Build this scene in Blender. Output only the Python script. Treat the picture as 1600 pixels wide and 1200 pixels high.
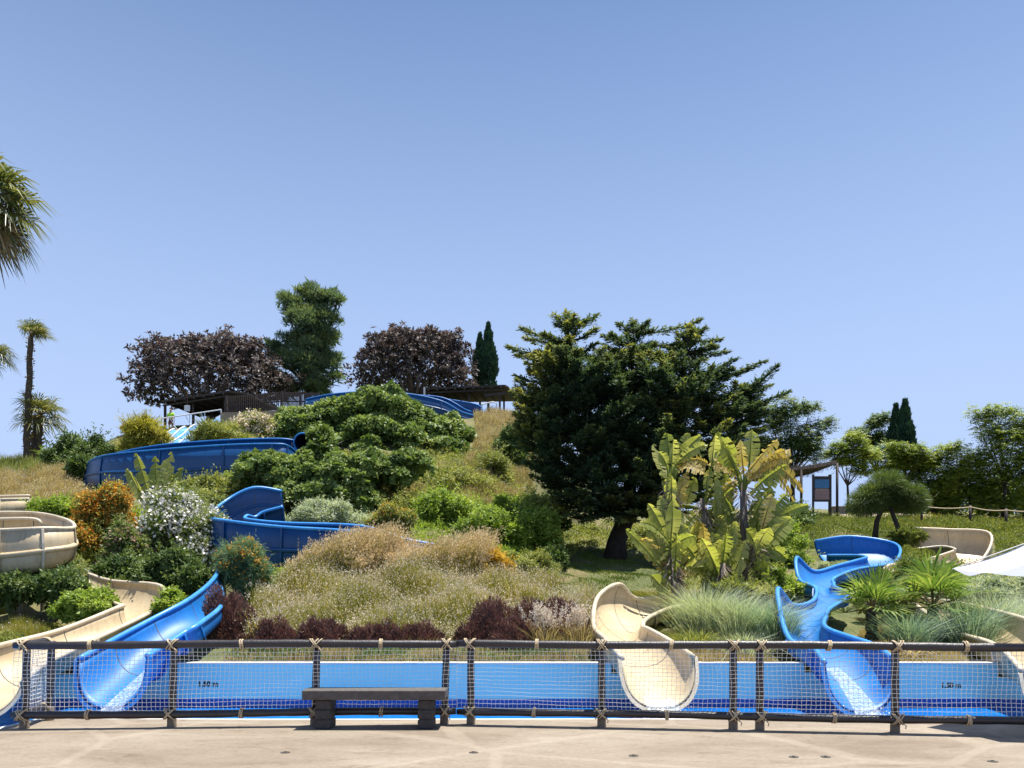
import bpy, math, random
import numpy as np
from mathutils import Vector, Matrix

for o in list(bpy.data.objects): bpy.data.objects.remove(o)
rng = np.random.default_rng(7)
random.seed(7)
scene = bpy.context.scene
COL = scene.collection

# ------------------------------------------------------------------ camera
F, HOR, CZ = 1200.0, 953.0, 1.5          # focal length in photo pixels, horizon row, eye height
cam_d = bpy.data.cameras.new('camera'); cam = bpy.data.objects.new('camera', cam_d); COL.objects.link(cam)
cam.location = (0, 0, CZ); cam.rotation_euler = (math.radians(90), 0, 0)
cam_d.sensor_width = 36; cam_d.lens = 27.0; cam_d.shift_y = (HOR - 600) / 1600
cam_d.clip_end = 9000; cam_d.clip_start = 0.1
scene.camera = cam

# ------------------------------------------------------------------ sky, sun, exposure
SUN = Vector((0.21, 0.09, 0.97)).normalized()
world = bpy.data.worlds.new('World'); scene.world = world; world.use_nodes = True
nt = world.node_tree; nt.nodes.clear()
sky = nt.nodes.new('ShaderNodeTexSky'); sky.sky_type = 'NISHITA'; sky.sun_disc = False
sky.sun_elevation = math.asin(SUN.z); sky.sun_rotation = math.atan2(SUN.x, SUN.y)
sky.altitude = 2400; sky.air_density = 1.0; sky.dust_density = 0.3; sky.ozone_density = 3.0
bg = nt.nodes.new('ShaderNodeBackground'); bg.inputs[1].default_value = 0.092
wo = nt.nodes.new('ShaderNodeOutputWorld')
# summer haze: the clear sky pales towards the horizon all round
tcs = nt.nodes.new('ShaderNodeTexCoord'); sx = nt.nodes.new('ShaderNodeSeparateXYZ'); nt.links.new(tcs.outputs['Generated'], sx.inputs[0])
m1 = nt.nodes.new('ShaderNodeMath'); m1.operation = 'MULTIPLY_ADD'; m1.inputs[1].default_value = -2.1; m1.inputs[2].default_value = 1.43; m1.use_clamp = True; nt.links.new(sx.outputs[2], m1.inputs[0])
hz = nt.nodes.new('ShaderNodeMix'); hz.data_type = 'RGBA'; hz.inputs[7].default_value = (2.85, 3.75, 5.65, 1)
nt.links.new(m1.outputs[0], hz.inputs[0]); nt.links.new(sky.outputs[0], hz.inputs[6]); nt.links.new(hz.outputs[2], bg.inputs[0])
nt.links.new(bg.outputs[0], wo.inputs[0])
sl = bpy.data.lights.new('sun', 'SUN'); sl.energy = 5.0; sl.angle = math.radians(0.53); sl.color = (1.0, 0.95, 0.86)
so = bpy.data.objects.new('sun', sl); COL.objects.link(so); so.location = (8, 10, 40)
so.rotation_euler = (-SUN).to_track_quat('-Z', 'Y').to_euler()
scene.view_settings.view_transform = 'Standard'; scene.view_settings.look = 'None'
scene.view_settings.exposure = 0.97; scene.view_settings.gamma = 1.0
scene.view_settings.use_curve_mapping = False
scene.render.engine = 'CYCLES'
scene.cycles.max_bounces = 6; scene.cycles.transparent_max_bounces = 8

# ------------------------------------------------------------------ helpers
def W(px, py, D):
    return Vector(((px - 800) * D / F, D, CZ + (HOR - py) * D / F))

def mat_base(name):
    m = bpy.data.materials.new(name); m.use_nodes = True
    t = m.node_tree; b = t.nodes['Principled BSDF']
    return m, t, b

def ramp(t, stops):
    r = t.nodes.new('ShaderNodeValToRGB'); e = r.color_ramp.elements
    while len(e) > 1: e.remove(e[-1])
    e[0].position = stops[0][0]; e[0].color = (*stops[0][1], 1)
    for p, c in stops[1:]:
        x = e.new(p); x.color = (*c, 1)
    return r

def noise(t, scale, detail=4, rough=0.55, dist=0.0, coord='Object', vec=None):
    n = t.nodes.new('ShaderNodeTexNoise'); n.inputs['Scale'].default_value = scale
    n.inputs['Detail'].default_value = detail; n.inputs['Roughness'].default_value = rough
    n.inputs['Distortion'].default_value = dist
    if vec is None:
        tc = t.nodes.new('ShaderNodeTexCoord'); vec = tc.outputs[coord]
    t.links.new(vec, n.inputs['Vector'])
    return n

def M(name, c1, c2=None, scale=6, rough=0.6, bump=0.0, bscale=40, metal=0, spec=0.5, detail=5, coord='Object'):
    """plain surface: two colours mottled by noise, fine relief"""
    m, t, b = mat_base(name)
    c2 = c2 or tuple(x * 0.8 for x in c1)
    n = noise(t, scale, detail, coord=coord)
    r = ramp(t, [(0.3, c2), (0.7, c1)])
    t.links.new(n.outputs[0], r.inputs[0]); t.links.new(r.outputs[0], b.inputs['Base Color'])
    b.inputs['Roughness'].default_value = rough; b.inputs['Metallic'].default_value = metal
    b.inputs['Specular IOR Level'].default_value = spec
    if bump:
        n2 = noise(t, bscale, 4, coord=coord); bp = t.nodes.new('ShaderNodeBump')
        bp.inputs['Strength'].default_value = bump; bp.inputs['Distance'].default_value = 0.02
        t.links.new(n2.outputs[0], bp.inputs['Height']); t.links.new(bp.outputs[0], b.inputs['Normal'])
    return m

def ML(name, c0, c1, c2, trans=0.35, rough=0.5, spec=0.35, patch=0.6, tcol=None):
    """leaf: colour runs through three tones by a tint value per leaf and a slow noise; light passes through"""
    m, t, b = mat_base(name)
    at = t.nodes.new('ShaderNodeAttribute'); at.attribute_name = 'tint'
    n = noise(t, patch, 3)
    mx = t.nodes.new('ShaderNodeMath'); mx.operation = 'MULTIPLY_ADD'
    mx.inputs[1].default_value = 0.7
    t.links.new(at.outputs['Fac'], mx.inputs[0])
    ms = t.nodes.new('ShaderNodeMath'); ms.operation = 'MULTIPLY_ADD'; ms.inputs[1].default_value = 1.2; ms.inputs[2].default_value = -0.45
    t.links.new(n.outputs[0], ms.inputs[0]); t.links.new(ms.outputs[0], mx.inputs[2])
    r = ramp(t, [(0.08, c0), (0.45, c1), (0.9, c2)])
    t.links.new(mx.outputs[0], r.inputs[0]); t.links.new(r.outputs[0], b.inputs['Base Color'])
    b.inputs['Roughness'].default_value = rough; b.inputs['Specular IOR Level'].default_value = spec
    tr = t.nodes.new('ShaderNodeBsdfTranslucent')
    g = t.nodes.new('ShaderNodeMix'); g.data_type = 'RGBA'; g.blend_type = 'MULTIPLY'; g.inputs[0].default_value = 1
    g.inputs[7].default_value = (*(tcol or (1.5, 1.45, 0.7)), 1)
    t.links.new(r.outputs[0], g.inputs[6]); t.links.new(g.outputs[2], tr.inputs[0])
    mix = t.nodes.new('ShaderNodeMixShader'); mix.inputs[0].default_value = trans
    t.links.new(b.outputs[0], mix.inputs[1]); t.links.new(tr.outputs[0], mix.inputs[2])
    t.links.new(mix.outputs[0], t.nodes['Material Output'].inputs[0])
    return m

ORI = {}
def empty(name, loc, label=None, cat=None, group=None):
    o = bpy.data.objects.new(name, None); COL.objects.link(o); o.location = loc
    o.empty_display_size = 0.2; ORI[o.name] = Vector(loc)
    tag(o, label, cat, group); return o

def tag(o, label=None, cat=None, group=None, kind=None):
    if label: o['label'] = label
    if cat: o['category'] = cat
    if group: o['group'] = group
    if kind: o['kind'] = kind
    return o

def link(name, me, mat, parent=None, loc=None):
    o = bpy.data.objects.new(name, me); COL.objects.link(o)
    if mat: me.materials.append(mat)
    if parent is not None:
        o.parent = parent; ORI[o.name] = ORI[parent.name]
    else:
        ORI[o.name] = Vector(loc or (0, 0, 0)); o.location = ORI[o.name]
    return o

def quads_obj(name, Q, tint, mat, parent=None, loc=None, kind=None):
    """Q: (n,4,3) world-space quads -> one mesh"""
    Q = np.asarray(Q, dtype=np.float64)
    off = ORI[parent.name] if parent is not None else Vector(loc or (0, 0, 0))
    Q = Q - np.array(off)
    n = len(Q); me = bpy.data.meshes.new(name)
    me.vertices.add(n * 4); me.vertices.foreach_set('co', Q.reshape(-1).astype(np.float32))
    me.loops.add(n * 4); me.loops.foreach_set('vertex_index', np.arange(n * 4, dtype=np.int32))
    me.polygons.add(n); me.polygons.foreach_set('loop_start', np.arange(0, n * 4, 4, dtype=np.int32))
    a = me.attributes.new('tint', 'FLOAT', 'FACE')
    a.data.foreach_set('value', np.broadcast_to(np.asarray(tint, dtype=np.float32), (n,)).copy())
    me.update(calc_edges=True)
    o = link(name, me, mat, parent, loc)
    if kind: o['kind'] = kind
    return o

class MB:
    def __init__(s): s.v = []; s.f = []
    def add(s, vs, fs):
        k = len(s.v); s.v += [tuple(p) for p in vs]; s.f += [tuple(i + k for i in f) for f in fs]; return s
    def box(s, c, sx, sy, sz, rz=0, R=None):
        c = Vector(c); R = R or Matrix.Rotation(rz, 3, 'Z'); vs = []
        for z in (-1, 1):
            for x, y in ((-1, -1), (1, -1), (1, 1), (-1, 1)):
                vs.append(c + R @ Vector((x * sx / 2, y * sy / 2, z * sz / 2)))
        return s.add(vs, [(3, 2, 1, 0), (4, 5, 6, 7), (0, 1, 5, 4), (1, 2, 6, 5), (2, 3, 7, 6), (3, 0, 4, 7)])
    def bbox(s, c, sx, sy, sz, b=0.012, rz=0):
        """box with chamfered vertical and horizontal edges"""
        c = Vector(c); R = Matrix.Rotation(rz, 3, 'Z')
        def ring(z, ins):
            x, y = sx / 2 - ins, sy / 2 - ins
            pts = [(-x + b, -y), (x - b, -y), (x, -y + b), (x, y - b), (x - b, y), (-x + b, y), (-x, y - b), (-x, -y + b)]
            return [c + R @ Vector((p[0], p[1], z)) for p in pts]
        rs = [ring(-sz / 2, b), ring(-sz / 2 + b, 0), ring(sz / 2 - b, 0), ring(sz / 2, b)]
        vs = sum(rs, []); fs = [tuple(range(7, -1, -1)), tuple(range(24, 32))]
        for k in range(3):
            for i in range(8):
                j = (i + 1) % 8; fs.append((k * 8 + i, k * 8 + j, k * 8 + 8 + j, k * 8 + 8 + i))
        return s.add(vs, fs)
    def beam(s, a, b, w, h=None, up=Vector((0, 0, 1))):
        a, b = Vector(a), Vector(b); d = (b - a); L = d.length; d.normalize()
        side = d.cross(up)
        if side.length < 1e-4: side = d.cross(Vector((1, 0, 0)))
        side.normalize(); u = side.cross(d)
        R = Matrix((side, d, u)).transposed()
        return s.box((a + b) / 2, w, L, h or w, R=R)
    def tube(s, pts, rad, n=6, cap=True):
        pts = [Vector(p) for p in pts]
        if not hasattr(rad, '__len__'): rad = [rad] * len(pts)
        vs = []; ref = None
        for i, p in enumerate(pts):
            d = (pts[min(i + 1, len(pts) - 1)] - pts[max(i - 1, 0)])
            if d.length < 1e-9: d = Vector((0, 0, 1))
            d.normalize()
            if ref is None: ref = d.orthogonal()
            u = ref - d * ref.dot(d)
            if u.length < 1e-6: u = d.orthogonal()
            u.normalize(); ref = u; w = d.cross(u)
            for k in range(n):
                a = 2 * math.pi * k / n; vs.append(p + (u * math.cos(a) + w * math.sin(a)) * rad[i])
        fs = []
        for i in range(len(pts) - 1):
            for k in range(n):
                j = (k + 1) % n; fs.append((i * n + k, i * n + j, i * n + n + j, i * n + n + k))
        if cap:
            fs.append(tuple(range(n - 1, -1, -1))); m = (len(pts) - 1) * n; fs.append(tuple(range(m, m + n)))
        return s.add(vs, fs)
    def build(s, name, mat, parent=None, smooth=False, loc=None):
        off = ORI[parent.name] if parent is not None else Vector(loc or (0, 0, 0))
        me = bpy.data.meshes.new(name)
        me.from_pydata([(p[0] - off[0], p[1] - off[1], p[2] - off[2]) for p in s.v], [], s.f)
        if smooth: me.polygons.foreach_set('use_smooth', [True] * len(me.polygons))
        me.update(); return link(name, me, mat, parent, loc)

def unit(v): return v / np.maximum(np.linalg.norm(v, axis=-1, keepdims=True), 1e-9)
def rdirs(n): return unit(rng.normal(size=(n, 3)))

def leafquads(P, A, L, Wd, fold=0.0, N=None):
    """rhombic leaves at P along axis A with length L and width Wd, blade turned towards N"""
    n = len(P); A = unit(A); r = rdirs(n) if N is None else unit(N)
    if N is not None: A = unit(A - r * (A * r).sum(1, keepdims=True) * 0.85 + rdirs(n) * 0.05)
    S = unit(np.cross(A, r)); N = np.cross(S, A)
    L = np.broadcast_to(L, (n,))[:, None]; Wd = np.broadcast_to(Wd, (n,))[:, None]
    mid = P + A * L * 0.45
    return np.stack([P, mid + S * Wd / 2 + N * fold * Wd, P + A * L, mid - S * Wd / 2 + N * fold * Wd], 1)

# ------------------------------------------------------------------ slides: sections first (the ground is graded under them)
BLUE = None
def cr(P, n):
    """Catmull-Rom through the rows of P"""
    P = np.asarray(P, float); out = []; k = len(P)
    for i in range(k - 1):
        p0, p1, p2, p3 = P[max(i - 1, 0)], P[i], P[i + 1], P[min(i + 2, k - 1)]
        for j in range(n):
            t = j / n
            out.append(0.5 * ((2 * p1) + (-p0 + p2) * t + (2 * p0 - 5 * p1 + 4 * p2 - p3) * t * t + (-p0 + 3 * p1 - 3 * p2 + p3) * t ** 3))
    out.append(P[-1]); return np.array(out)

CH = {}
def chute(key, rows):
    CH[key] = np.array([[list(W(*a)), list(W(*b)), list(W(*c))] for a, b, c in rows])

chute('blue_exit', [((345,885,23.5),(352,925,23),(345,918,22)), ((332,908,21.5),(346,950,20.8),(346,946,19.6)),
    ((297,937,19.0),(315,984,18.4),(313,974,17.4)), ((240,968,17.8),(272,1012,17.4),(286,990,16.9)),
    ((180,1000,16.6),(220,1056,16.4),(258,1008,16.3)), ((126,1030,15.5),(172,1104,15.2),(228,1026,15.5))])
chute('blue_mid', [((705,868,26),(700,895,26.5),(700,855,27.4)), ((630,850,25.4),(632,896,26),(632,843,26.9)),
    ((560,832,25.3),(560,888,25.9),(565,823,26.9)), ((440,824,25.6),(440,892,26.2),(446,818,27.2)),
    ((352,814,26.2),(366,892,26.9),(386,812,27.6)), ((329,807,27.8),(352,868,28),(386,806,28.0)),
    ((354,783,29.4),(378,850,29.2),(398,808,28.3)), ((396,763,30),(412,838,29.6),(412,800,28.5)), ((440,768,30.4),(446,828,29.8),(442,792,28.6))])
chute('blue_upper', [((150,738,49),(160,756,48.4),(185,728,47.6)), ((137,728,46),(152,756,45.6),(185,712,46)), ((160,713,42.6),(168,762,43.2),(192,706,44.9)),
    ((250,703,41.5),(250,767,42.3),(260,695,43.8)), ((350,696,41),(350,764,41.8),(357,688,43.3)),
    ((425,694,41),(426,752,41.8),(430,686,43.3)), ((450,697,41.4),(454,745,42.2),(456,688,43.6)),
    ((468,712,42.4),(472,722,43),(462,690,44))])
chute('blue_top', [((478,624,56),(480,645,56.6),(484,625,58)), ((520,616,56),(520,640,56.6),(522,616,58)), ((580,612,56),(580,640,56.6),(580,612,58)),
    ((640,616,56),(640,645,56.6),(640,617,58)), ((690,627,56),(690,650,56.6),(692,622,57.8)), ((722,644,56.8),(724,658,57.3),(726,640,58)),
    ((752,650,58.6),(744,660,58.8),(735,643,58.9)), ((748,634,60.8),(736,654,60.6),(732,644,59.8)), ((697,624,61.5),(698,648,61),(700,642,60.2))])
chute('cream_big', [((-130,833,23),(-130,906,23.6),(-125,816,25)), ((0,829,23),(0,899,23.6),(5,812,24.9)), ((66,826,23.2),(62,888,23.8),(52,812,24.9)),
    ((114,825,24.2),(96,874,24.5),(64,818,24.9)), ((100,812,25.8),(76,860,25.6),(58,824,25)), ((45,802,26.9),(42,850,26.4),(38,828,25.3)), ((-70,803,27.2),(-70,852,26.6),(-70,830,25.5))])
chute('cream_exit', [((118,930,22.6),(132,950,23.1),(138,898,24.2)), ((160,938,22),(172,966,22.6),(176,909,24)), ((188,946,21),(222,974,21.6),(251,917,22.9)),
    ((186,950,20.2),(216,986,20.3),(244,950,20.7)), ((100,984,18.5),(128,1022,18),(150,999,17.5)), ((0,1010,16.5),(22,1070,16),(66,1040,15.6)),
    ((-110,1040,14.8),(-70,1115,14.3),(34,1068,14.3))])
chute('cream_mid', [((1100,938,24.5),(1095,962,24),(1090,945,23)), ((1042,933,23),(1046,964,22.5),(1050,950,21.6)), ((994,936,22.5),(1010,970,21.8),(1024,960,20.6)),
    ((968,914,22),(970,974,21),(1007,970,19.8)), ((935,934,20.8),(960,992,19.8),(1004,980,19)), ((929,978,18.9),(972,1008,18.3),(1012,984,18.1)),
    ((948,1000,17.3),(995,1042,17),(1046,1003,17.2)), ((974,1030,15.8),(1034,1104,15.3),(1081,1027,15.8))])
chute('blue_right', [((1274,846,34.5),(1284,872,34),(1292,868,32.8)), ((1330,839,34),(1335,880,33.2),(1336,868,32)), ((1400,851,33),(1386,888,32),(1352,870,31)),
    ((1396,878,30),(1372,896,30.2),(1351,873,30.4)), ((1338,890,27.8),(1326,906,28.2),(1310,884,29)), ((1303,904,26),(1286,916,26.4),(1272,893,27.5)),
    ((1302,912,25.2),(1272,922,25.4),(1246,872,26.4)), ((1304,918,24.4),(1272,932,24.4),(1250,906,25)), ((1325,930,23.2),(1297,944,23.1),(1276,920,23.6)),
    ((1296,952,21),(1272,962,21.4),(1270,940,22.2)), ((1290,964,20.2),(1256,976,20.5),(1240,946,21.4)), ((1286,975,19.4),(1246,990,19.6),(1217,921,20.4)),
    ((1296,985,18.4),(1260,1008,18.5),(1222,962,19)), ((1328,997,17.5),(1285,1030,17.3),(1236,1000,17.8)), ((1366,1010,16.5),(1320,1064,16.3),(1272,1014,16.6)),
    ((1391,1028,15.6),(1352,1110,15.1),(1290,1036,15.5))])
chute('cream_right', [((1425,826,37),(1430,862,36.4),(1432,858,35.4)), ((1480,828,36.5),(1480,870,36),(1470,854,35)), ((1546,834,35.5),(1526,880,35),(1492,858,34)),
    ((1532,876,33.4),(1506,892,33.6),(1484,864,33.8)), ((1468,906,30),(1454,908,31),(1438,878,32.2)), ((1424,914,27.5),(1408,926,28),(1386,886,28.8)),
    ((1428,932,24.5),(1412,948,25),(1392,914,26)), ((1490,942,22),(1470,968,22),(1438,950,22.6)), ((1562,958,19.5),(1530,1004,19.3),(1488,985,19.8)),
    ((1640,982,17),(1606,1050,16.8),(1556,1008,17.2)), ((1720,1015,15.5),(1670,1102,15.1),(1600,1050,15.5))])
chute('cream_upper', [((-90,784,31),(-90,808,31.6),(-90,778,33)), ((0,781,31),(0,805,31.6),(2,776,33)), ((46,780,31.4),(46,800,31.9),(46,775,33))])
chute('cream_far', [((880,833,44),(885,850,43.5),(884,842,42.5)), ((905,832,43.5),(910,852,43),(908,846,42)), ((930,846,43.5),(935,858,43),(930,852,42))])

def usec(L, B, R, grow=0.0, n=16, e=0.78):
    """U-shaped section through left rim, bottom and right rim"""
    Mid = (L + R) / 2; a = (R - L) / 2; bb = B - Mid
    a = a * (1 + grow / np.linalg.norm(a)); bb = bb * (1 + grow / np.linalg.norm(bb)); out = []
    for k in range(n + 1):
        th = math.pi * (1 - k / n); c, s = math.cos(th), math.sin(th)
        out.append(Mid + a * math.copysign(abs(c) ** e, c) + bb * abs(s) ** e)
    return out
CARVE = []
for k, S in CH.items():
    C = cr(S.reshape(len(S), 9), 5).reshape(-1, 3, 3)
    for L_, B_, R_ in C:
        for q, w in ((B_, 0), ((L_ + B_) / 2, 1), ((R_ + B_) / 2, 1)):
            CARVE.append((q[0], q[1], min(B_[2], q[2]) - 0.10))
CARVE = np.array(CARVE)

# ------------------------------------------------------------------ terrain
PROF = {   # photo column -> (distance, row at which the bare ground lies)
    -300: [(17,1037.7),(20,1010),(23,985),(26,955),(30,905),(35,855),(40,800),(46,765),(56,738),(64,730)],
    0:   [(17,1037.7),(20,1012),(23,985),(26,950),(30,900),(35,850),(40,800),(46,760),(50,740),(56,727),(64,722)],
    100: [(17,1037.7),(20,1012),(23,985),(26,950),(30,900),(35,850),(40,795),(45,760),(50,738),(56,722),(64,718)],
    200: [(17,1037.7),(20,1010),(22,980),(25,935),(28,895),(32,850),(37,805),(43,765),(48,732),(54,700),(58,685),(64,680)],
    300: [(17,1037.7),(20,1008),(22,965),(25,918),(28,880),(32,840),(37,795),(43,755),(48,722),(54,690),(58,668),(64,664)],
    450: [(17,1037.7),(19,1018),(21,972),(24,905),(27,865),(30,830),(35,785),(42,745),(48,700),(54,668),(56,657),(60,650),(66,645)],
    600: [(17,1037.7),(19,1016),(21,968),(24,898),(27,862),(30,822),(35,775),(42,735),(48,690),(54,655),(58,640),(64,640)],
    750: [(17,1037.7),(19,1016),(21,972),(24,915),(27,880),(30,850),(35,812),(42,755),(48,705),(54,662),(58,648),(64,642)],
    820: [(17,1037.7),(19,1016),(21,978),(24,932),(27,898),(31,868),(36,836),(43,778),(48,728),(54,678),(58,655),(64,655)],
    880: [(17,1037.7),(20,1000),(24,942),(28,902),(32,880),(37,852),(43,815),(50,778),(56,745),(62,735)],
    1000:[(17,1037.7),(20,1002),(24,945),(28,905),(32,882),(35,869),(43,840),(50,818),(60,800),(66,800)],
    1200:[(17,1037.7),(19,1022),(22,990),(25,950),(28,918),(32,886),(36,860),(40,840),(45,818),(50,804),(60,797),(66,797)],
    1400:[(17,1037.7),(19,1022),(22,992),(25,955),(28,922),(32,890),(36,860),(40,840),(45,818),(50,806),(60,798),(66,798)],
    1600:[(17,1037.7),(19,1018),(22,988),(26,940),(30,905),(35,870),(40,845),(45,825),(50,812),(60,803),(66,803)],
    2000:[(17,1037.7),(19,1018),(22,988),(26,945),(30,910),(35,875),(40,850),(45,830),(50,815),(60,805),(66,805)]}
DG = np.array([16.5,17,18,19,20,21,22,23,24,25,26,27,28,29,30,32,34,36,38,40,42,44,46,48,50,52,54,56,58,60,62,64,66,75,90,120,250,400])
PK = sorted(PROF); ZT = []
for k in PK:
    d = [a for a, b in PROF[k]]; z = [CZ + (HOR - b) * a / F for a, b in PROF[k]]
    zl = z[-1]; d += [75, 90, 120, 250, 400]; z += [zl - 0.6, zl - 2, zl * 0.45, -4.6, -5]
    ZT.append(np.interp(DG, d, z))
ZT = np.array(ZT); PK = np.array(PK, float)
def height(X, Y, carve=True, bumps=True):
    X = np.atleast_1d(np.asarray(X, float)); Y = np.atleast_1d(np.asarray(Y, float))
    px = np.clip(800 + F * X / np.maximum(Y, 1), PK[0], PK[-1] - 1e-6)
    i = np.clip(np.searchsorted(PK, px, side='right') - 1, 0, len(PK) - 2)
    u = (px - PK[i]) / (PK[i + 1] - PK[i]); u = u * u * (3 - 2 * u)
    D = np.clip(Y, DG[0], DG[-1] - 1e-6); j = np.clip(np.searchsorted(DG, D, side='right') - 1, 0, len(DG) - 2)
    v = (D - DG[j]) / (DG[j + 1] - DG[j])
    z = (ZT[i, j] * (1 - v) + ZT[i, j + 1] * v) * (1 - u) + (ZT[i + 1, j] * (1 - v) + ZT[i + 1, j + 1] * v) * u
    if bumps:
        amp = np.clip((Y - 18) / 6, 0, 1) * 0.09
        z = z + amp * (np.sin(X * 1.9 + np.sin(Y * 1.3)) * np.cos(Y * 1.7 + X * 0.6) + 0.6 * np.sin(X * 4.3 + Y * 3.1))
    if carve:
        for s in range(0, len(z), 20000):
            xs, ys, zs = X[s:s+20000], Y[s:s+20000], z[s:s+20000]
            near = (ys < 64)
            if near.any():
                xx, yy = xs[near][:, None], ys[near][:, None]
                d = np.sqrt((xx - CARVE[None, :, 0]) ** 2 + (yy - CARVE[None, :, 1]) ** 2)
                lim = (CARVE[None, :, 2] + 1.6 * np.maximum(0, d - 0.75)).min(1)
                zs[near] = np.minimum(zs[near], lim)
    return z
def G(px, D):
    X = (px - 800) * D / F
    return Vector((X, D, float(height(X, D)[0])))
def ground_at(px, py, lo=17.2, hi=66):
    ds = np.linspace(lo, hi, 300); X = (px - 800) * ds / F
    z = height(X, ds); r = HOR - (z - CZ) * F / ds
    k = np.argmax(r <= py) if (r <= py).any() else len(ds) - 1
    return Vector((X[k], ds[k], z[k]))
def inpoly(x, y, poly):
    c = np.zeros(len(x), bool); n = len(poly)
    for i in range(n):
        x0, y0 = poly[i]; x1, y1 = poly[(i + 1) % n]
        h = ((y0 > y) != (y1 > y)) & (x < (x1 - x0) * (y - y0) / (y1 - y0 + 1e-12) + x0); c ^= h
    return c
def region(poly, n, dlo=17.3, dhi=66):
    """n random ground points inside an outline (photo column, photo row) projected on the ground"""
    xs = [p[0] for p in poly]; out = []; got = 0
    D = np.linspace(dlo, dhi, 240); tries = 0
    while got < n and tries < 40:
        tries += 1; m = n * 3 + 500
        d = np.sqrt(rng.uniform(dlo ** 2, dhi ** 2, m)); px = rng.uniform(min(xs), max(xs), m)
        X = (px - 800) * d / F; z = height(X, d, carve=False); r = HOR - (z - CZ) * F / d
        ok = inpoly(px, r, poly); P = np.stack([X, d, z], 1)[ok]
        if len(P):
            dd = np.sqrt((P[:, 0:1] - CARVE[None, :, 0]) ** 2 + (P[:, 1:2] - CARVE[None, :, 1]) ** 2).min(1)
            P = P[dd > 0.75]
        out.append(P); got += len(P)
    P = np.concatenate(out)[:n]
    P[:, 2] = height(P[:, 0], P[:, 1]); return P

m_soil, t, b = mat_base('hill_soil')
n1 = noise(t, 0.5, 6, 0.65); n2 = noise(t, 9, 5, 0.7)
mm = t.nodes.new('ShaderNodeMath'); mm.operation = 'MULTIPLY_ADD'; mm.inputs[1].default_value = 0.5
t.links.new(n2.outputs[0], mm.inputs[0]); t.links.new(n1.outputs[0], mm.inputs[2])
r_ = ramp(t, [(0.5, (0.05, 0.065, 0.018)), (0.70, (0.10, 0.115, 0.035)), (0.88, (0.17, 0.14, 0.06)), (1.05, (0.24, 0.18, 0.10))])
t.links.new(mm.outputs[0], r_.inputs[0]); t.links.new(r_.outputs[0], b.inputs['Base Color']); b.inputs['Roughness'].default_value = 0.95
bp = t.nodes.new('ShaderNodeBump'); bp.inputs['Strength'].default_value = 0.8; bp.inputs['Distance'].default_value = 0.08
t.links.new(n2.outputs[0], bp.inputs['Height']); t.links.new(bp.outputs[0], b.inputs['Normal'])

def build_terrain():
    ds = np.concatenate([np.arange(17.15, 40, 0.22), np.arange(40, 70, 0.45), np.geomspace(70, 400, 26)])
    pxs = np.concatenate([np.arange(-900, -60, 60), np.arange(-60, 1660, 9), np.arange(1660, 2500, 60)])
    DD, PP = np.meshgrid(ds, pxs, indexing='ij'); X = (PP - 800) * DD / F
    Z = height(X.ravel(), DD.ravel()).reshape(X.shape)
    V = np.stack([X, DD, Z], -1).reshape(-1, 3); nr, nc = X.shape
    I = np.arange(nr * nc).reshape(nr, nc)
    f = np.stack([I[:-1, :-1], I[:-1, 1:], I[1:, 1:], I[1:, :-1]], -1).reshape(-1, 4)
    me = bpy.data.meshes.new('hill'); me.from_pydata(V.tolist(), [], f.tolist())
    me.polygons.foreach_set('use_smooth', [True] * len(me.polygons))
    tag(link('hill', me, m_soil), kind='structure')
build_terrain()
tag(MB().add([(-6000, -3000, -5.2), (6000, -3000, -5.2), (6000, 8000, -5.2), (-6000, 8000, -5.2)], [(0, 1, 2, 3)]).build('ground', m_soil), kind='structure')

# ------------------------------------------------------------------ deck, pool
m_deck, t, b = mat_base('deck_concrete')
tc = t.nodes.new('ShaderNodeTexCoord')
mp = t.nodes.new('ShaderNodeMapping'); mp.inputs['Scale'].default_value = (0.45, 1.0, 1); t.links.new(tc.outputs['Object'], mp.inputs[0])
n1 = noise(t, 0.9, 7, 0.65, 0.6, vec=mp.outputs[0]); n2 = noise(t, 34, 6, 0.8, vec=mp.outputs[0]); n3 = noise(t, 5, 5, 0.7, 1.2, vec=mp.outputs[0])
r1 = ramp(t, [(0.30, (0.165, 0.126, 0.088)), (0.44, (0.215, 0.174, 0.129)), (0.58, (0.252, 0.211, 0.162)), (0.74, (0.31, 0.272, 0.222))])
t.links.new(n1.outputs[0], r1.inputs[0])
r3 = ramp(t, [(0.34, (0.62, 0.55, 0.48)), (0.47, (1, 1, 1))]); t.links.new(n3.outputs[0], r3.inputs[0])
mxa = t.nodes.new('ShaderNodeMix'); mxa.data_type = 'RGBA'; mxa.blend_type = 'MULTIPLY'; mxa.inputs[0].default_value = 0.55
t.links.new(r1.outputs[0], mxa.inputs[6]); t.links.new(r3.outputs[0], mxa.inputs[7])
vo = t.nodes.new('ShaderNodeTexVoronoi'); vo.feature = 'DISTANCE_TO_EDGE'; vo.inputs['Scale'].default_value = 0.42
wv = t.nodes.new('ShaderNodeMix'); wv.data_type = 'VECTOR'; wv.inputs[0].default_value = 0.12
n4 = noise(t, 1.6, 4, vec=tc.outputs['Object']); t.links.new(tc.outputs['Object'], wv.inputs[4]); t.links.new(n4.outputs[1], wv.inputs[5]); t.links.new(wv.outputs[1], vo.inputs['Vector'])
rv = ramp(t, [(0.0, (0.40, 0.34, 0.27)), (0.015, (0.40, 0.34, 0.27)), (0.04, (0, 0, 0))]); t.links.new(vo.outputs[0], rv.inputs[0])
mxb = t.nodes.new('ShaderNodeMix'); mxb.data_type = 'RGBA'; mxb.blend_type = 'LIGHTEN'; mxb.inputs[0].default_value = 0.22
t.links.new(mxa.outputs[2], mxb.inputs[6]); t.links.new(rv.outputs[0], mxb.inputs[7])
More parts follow.
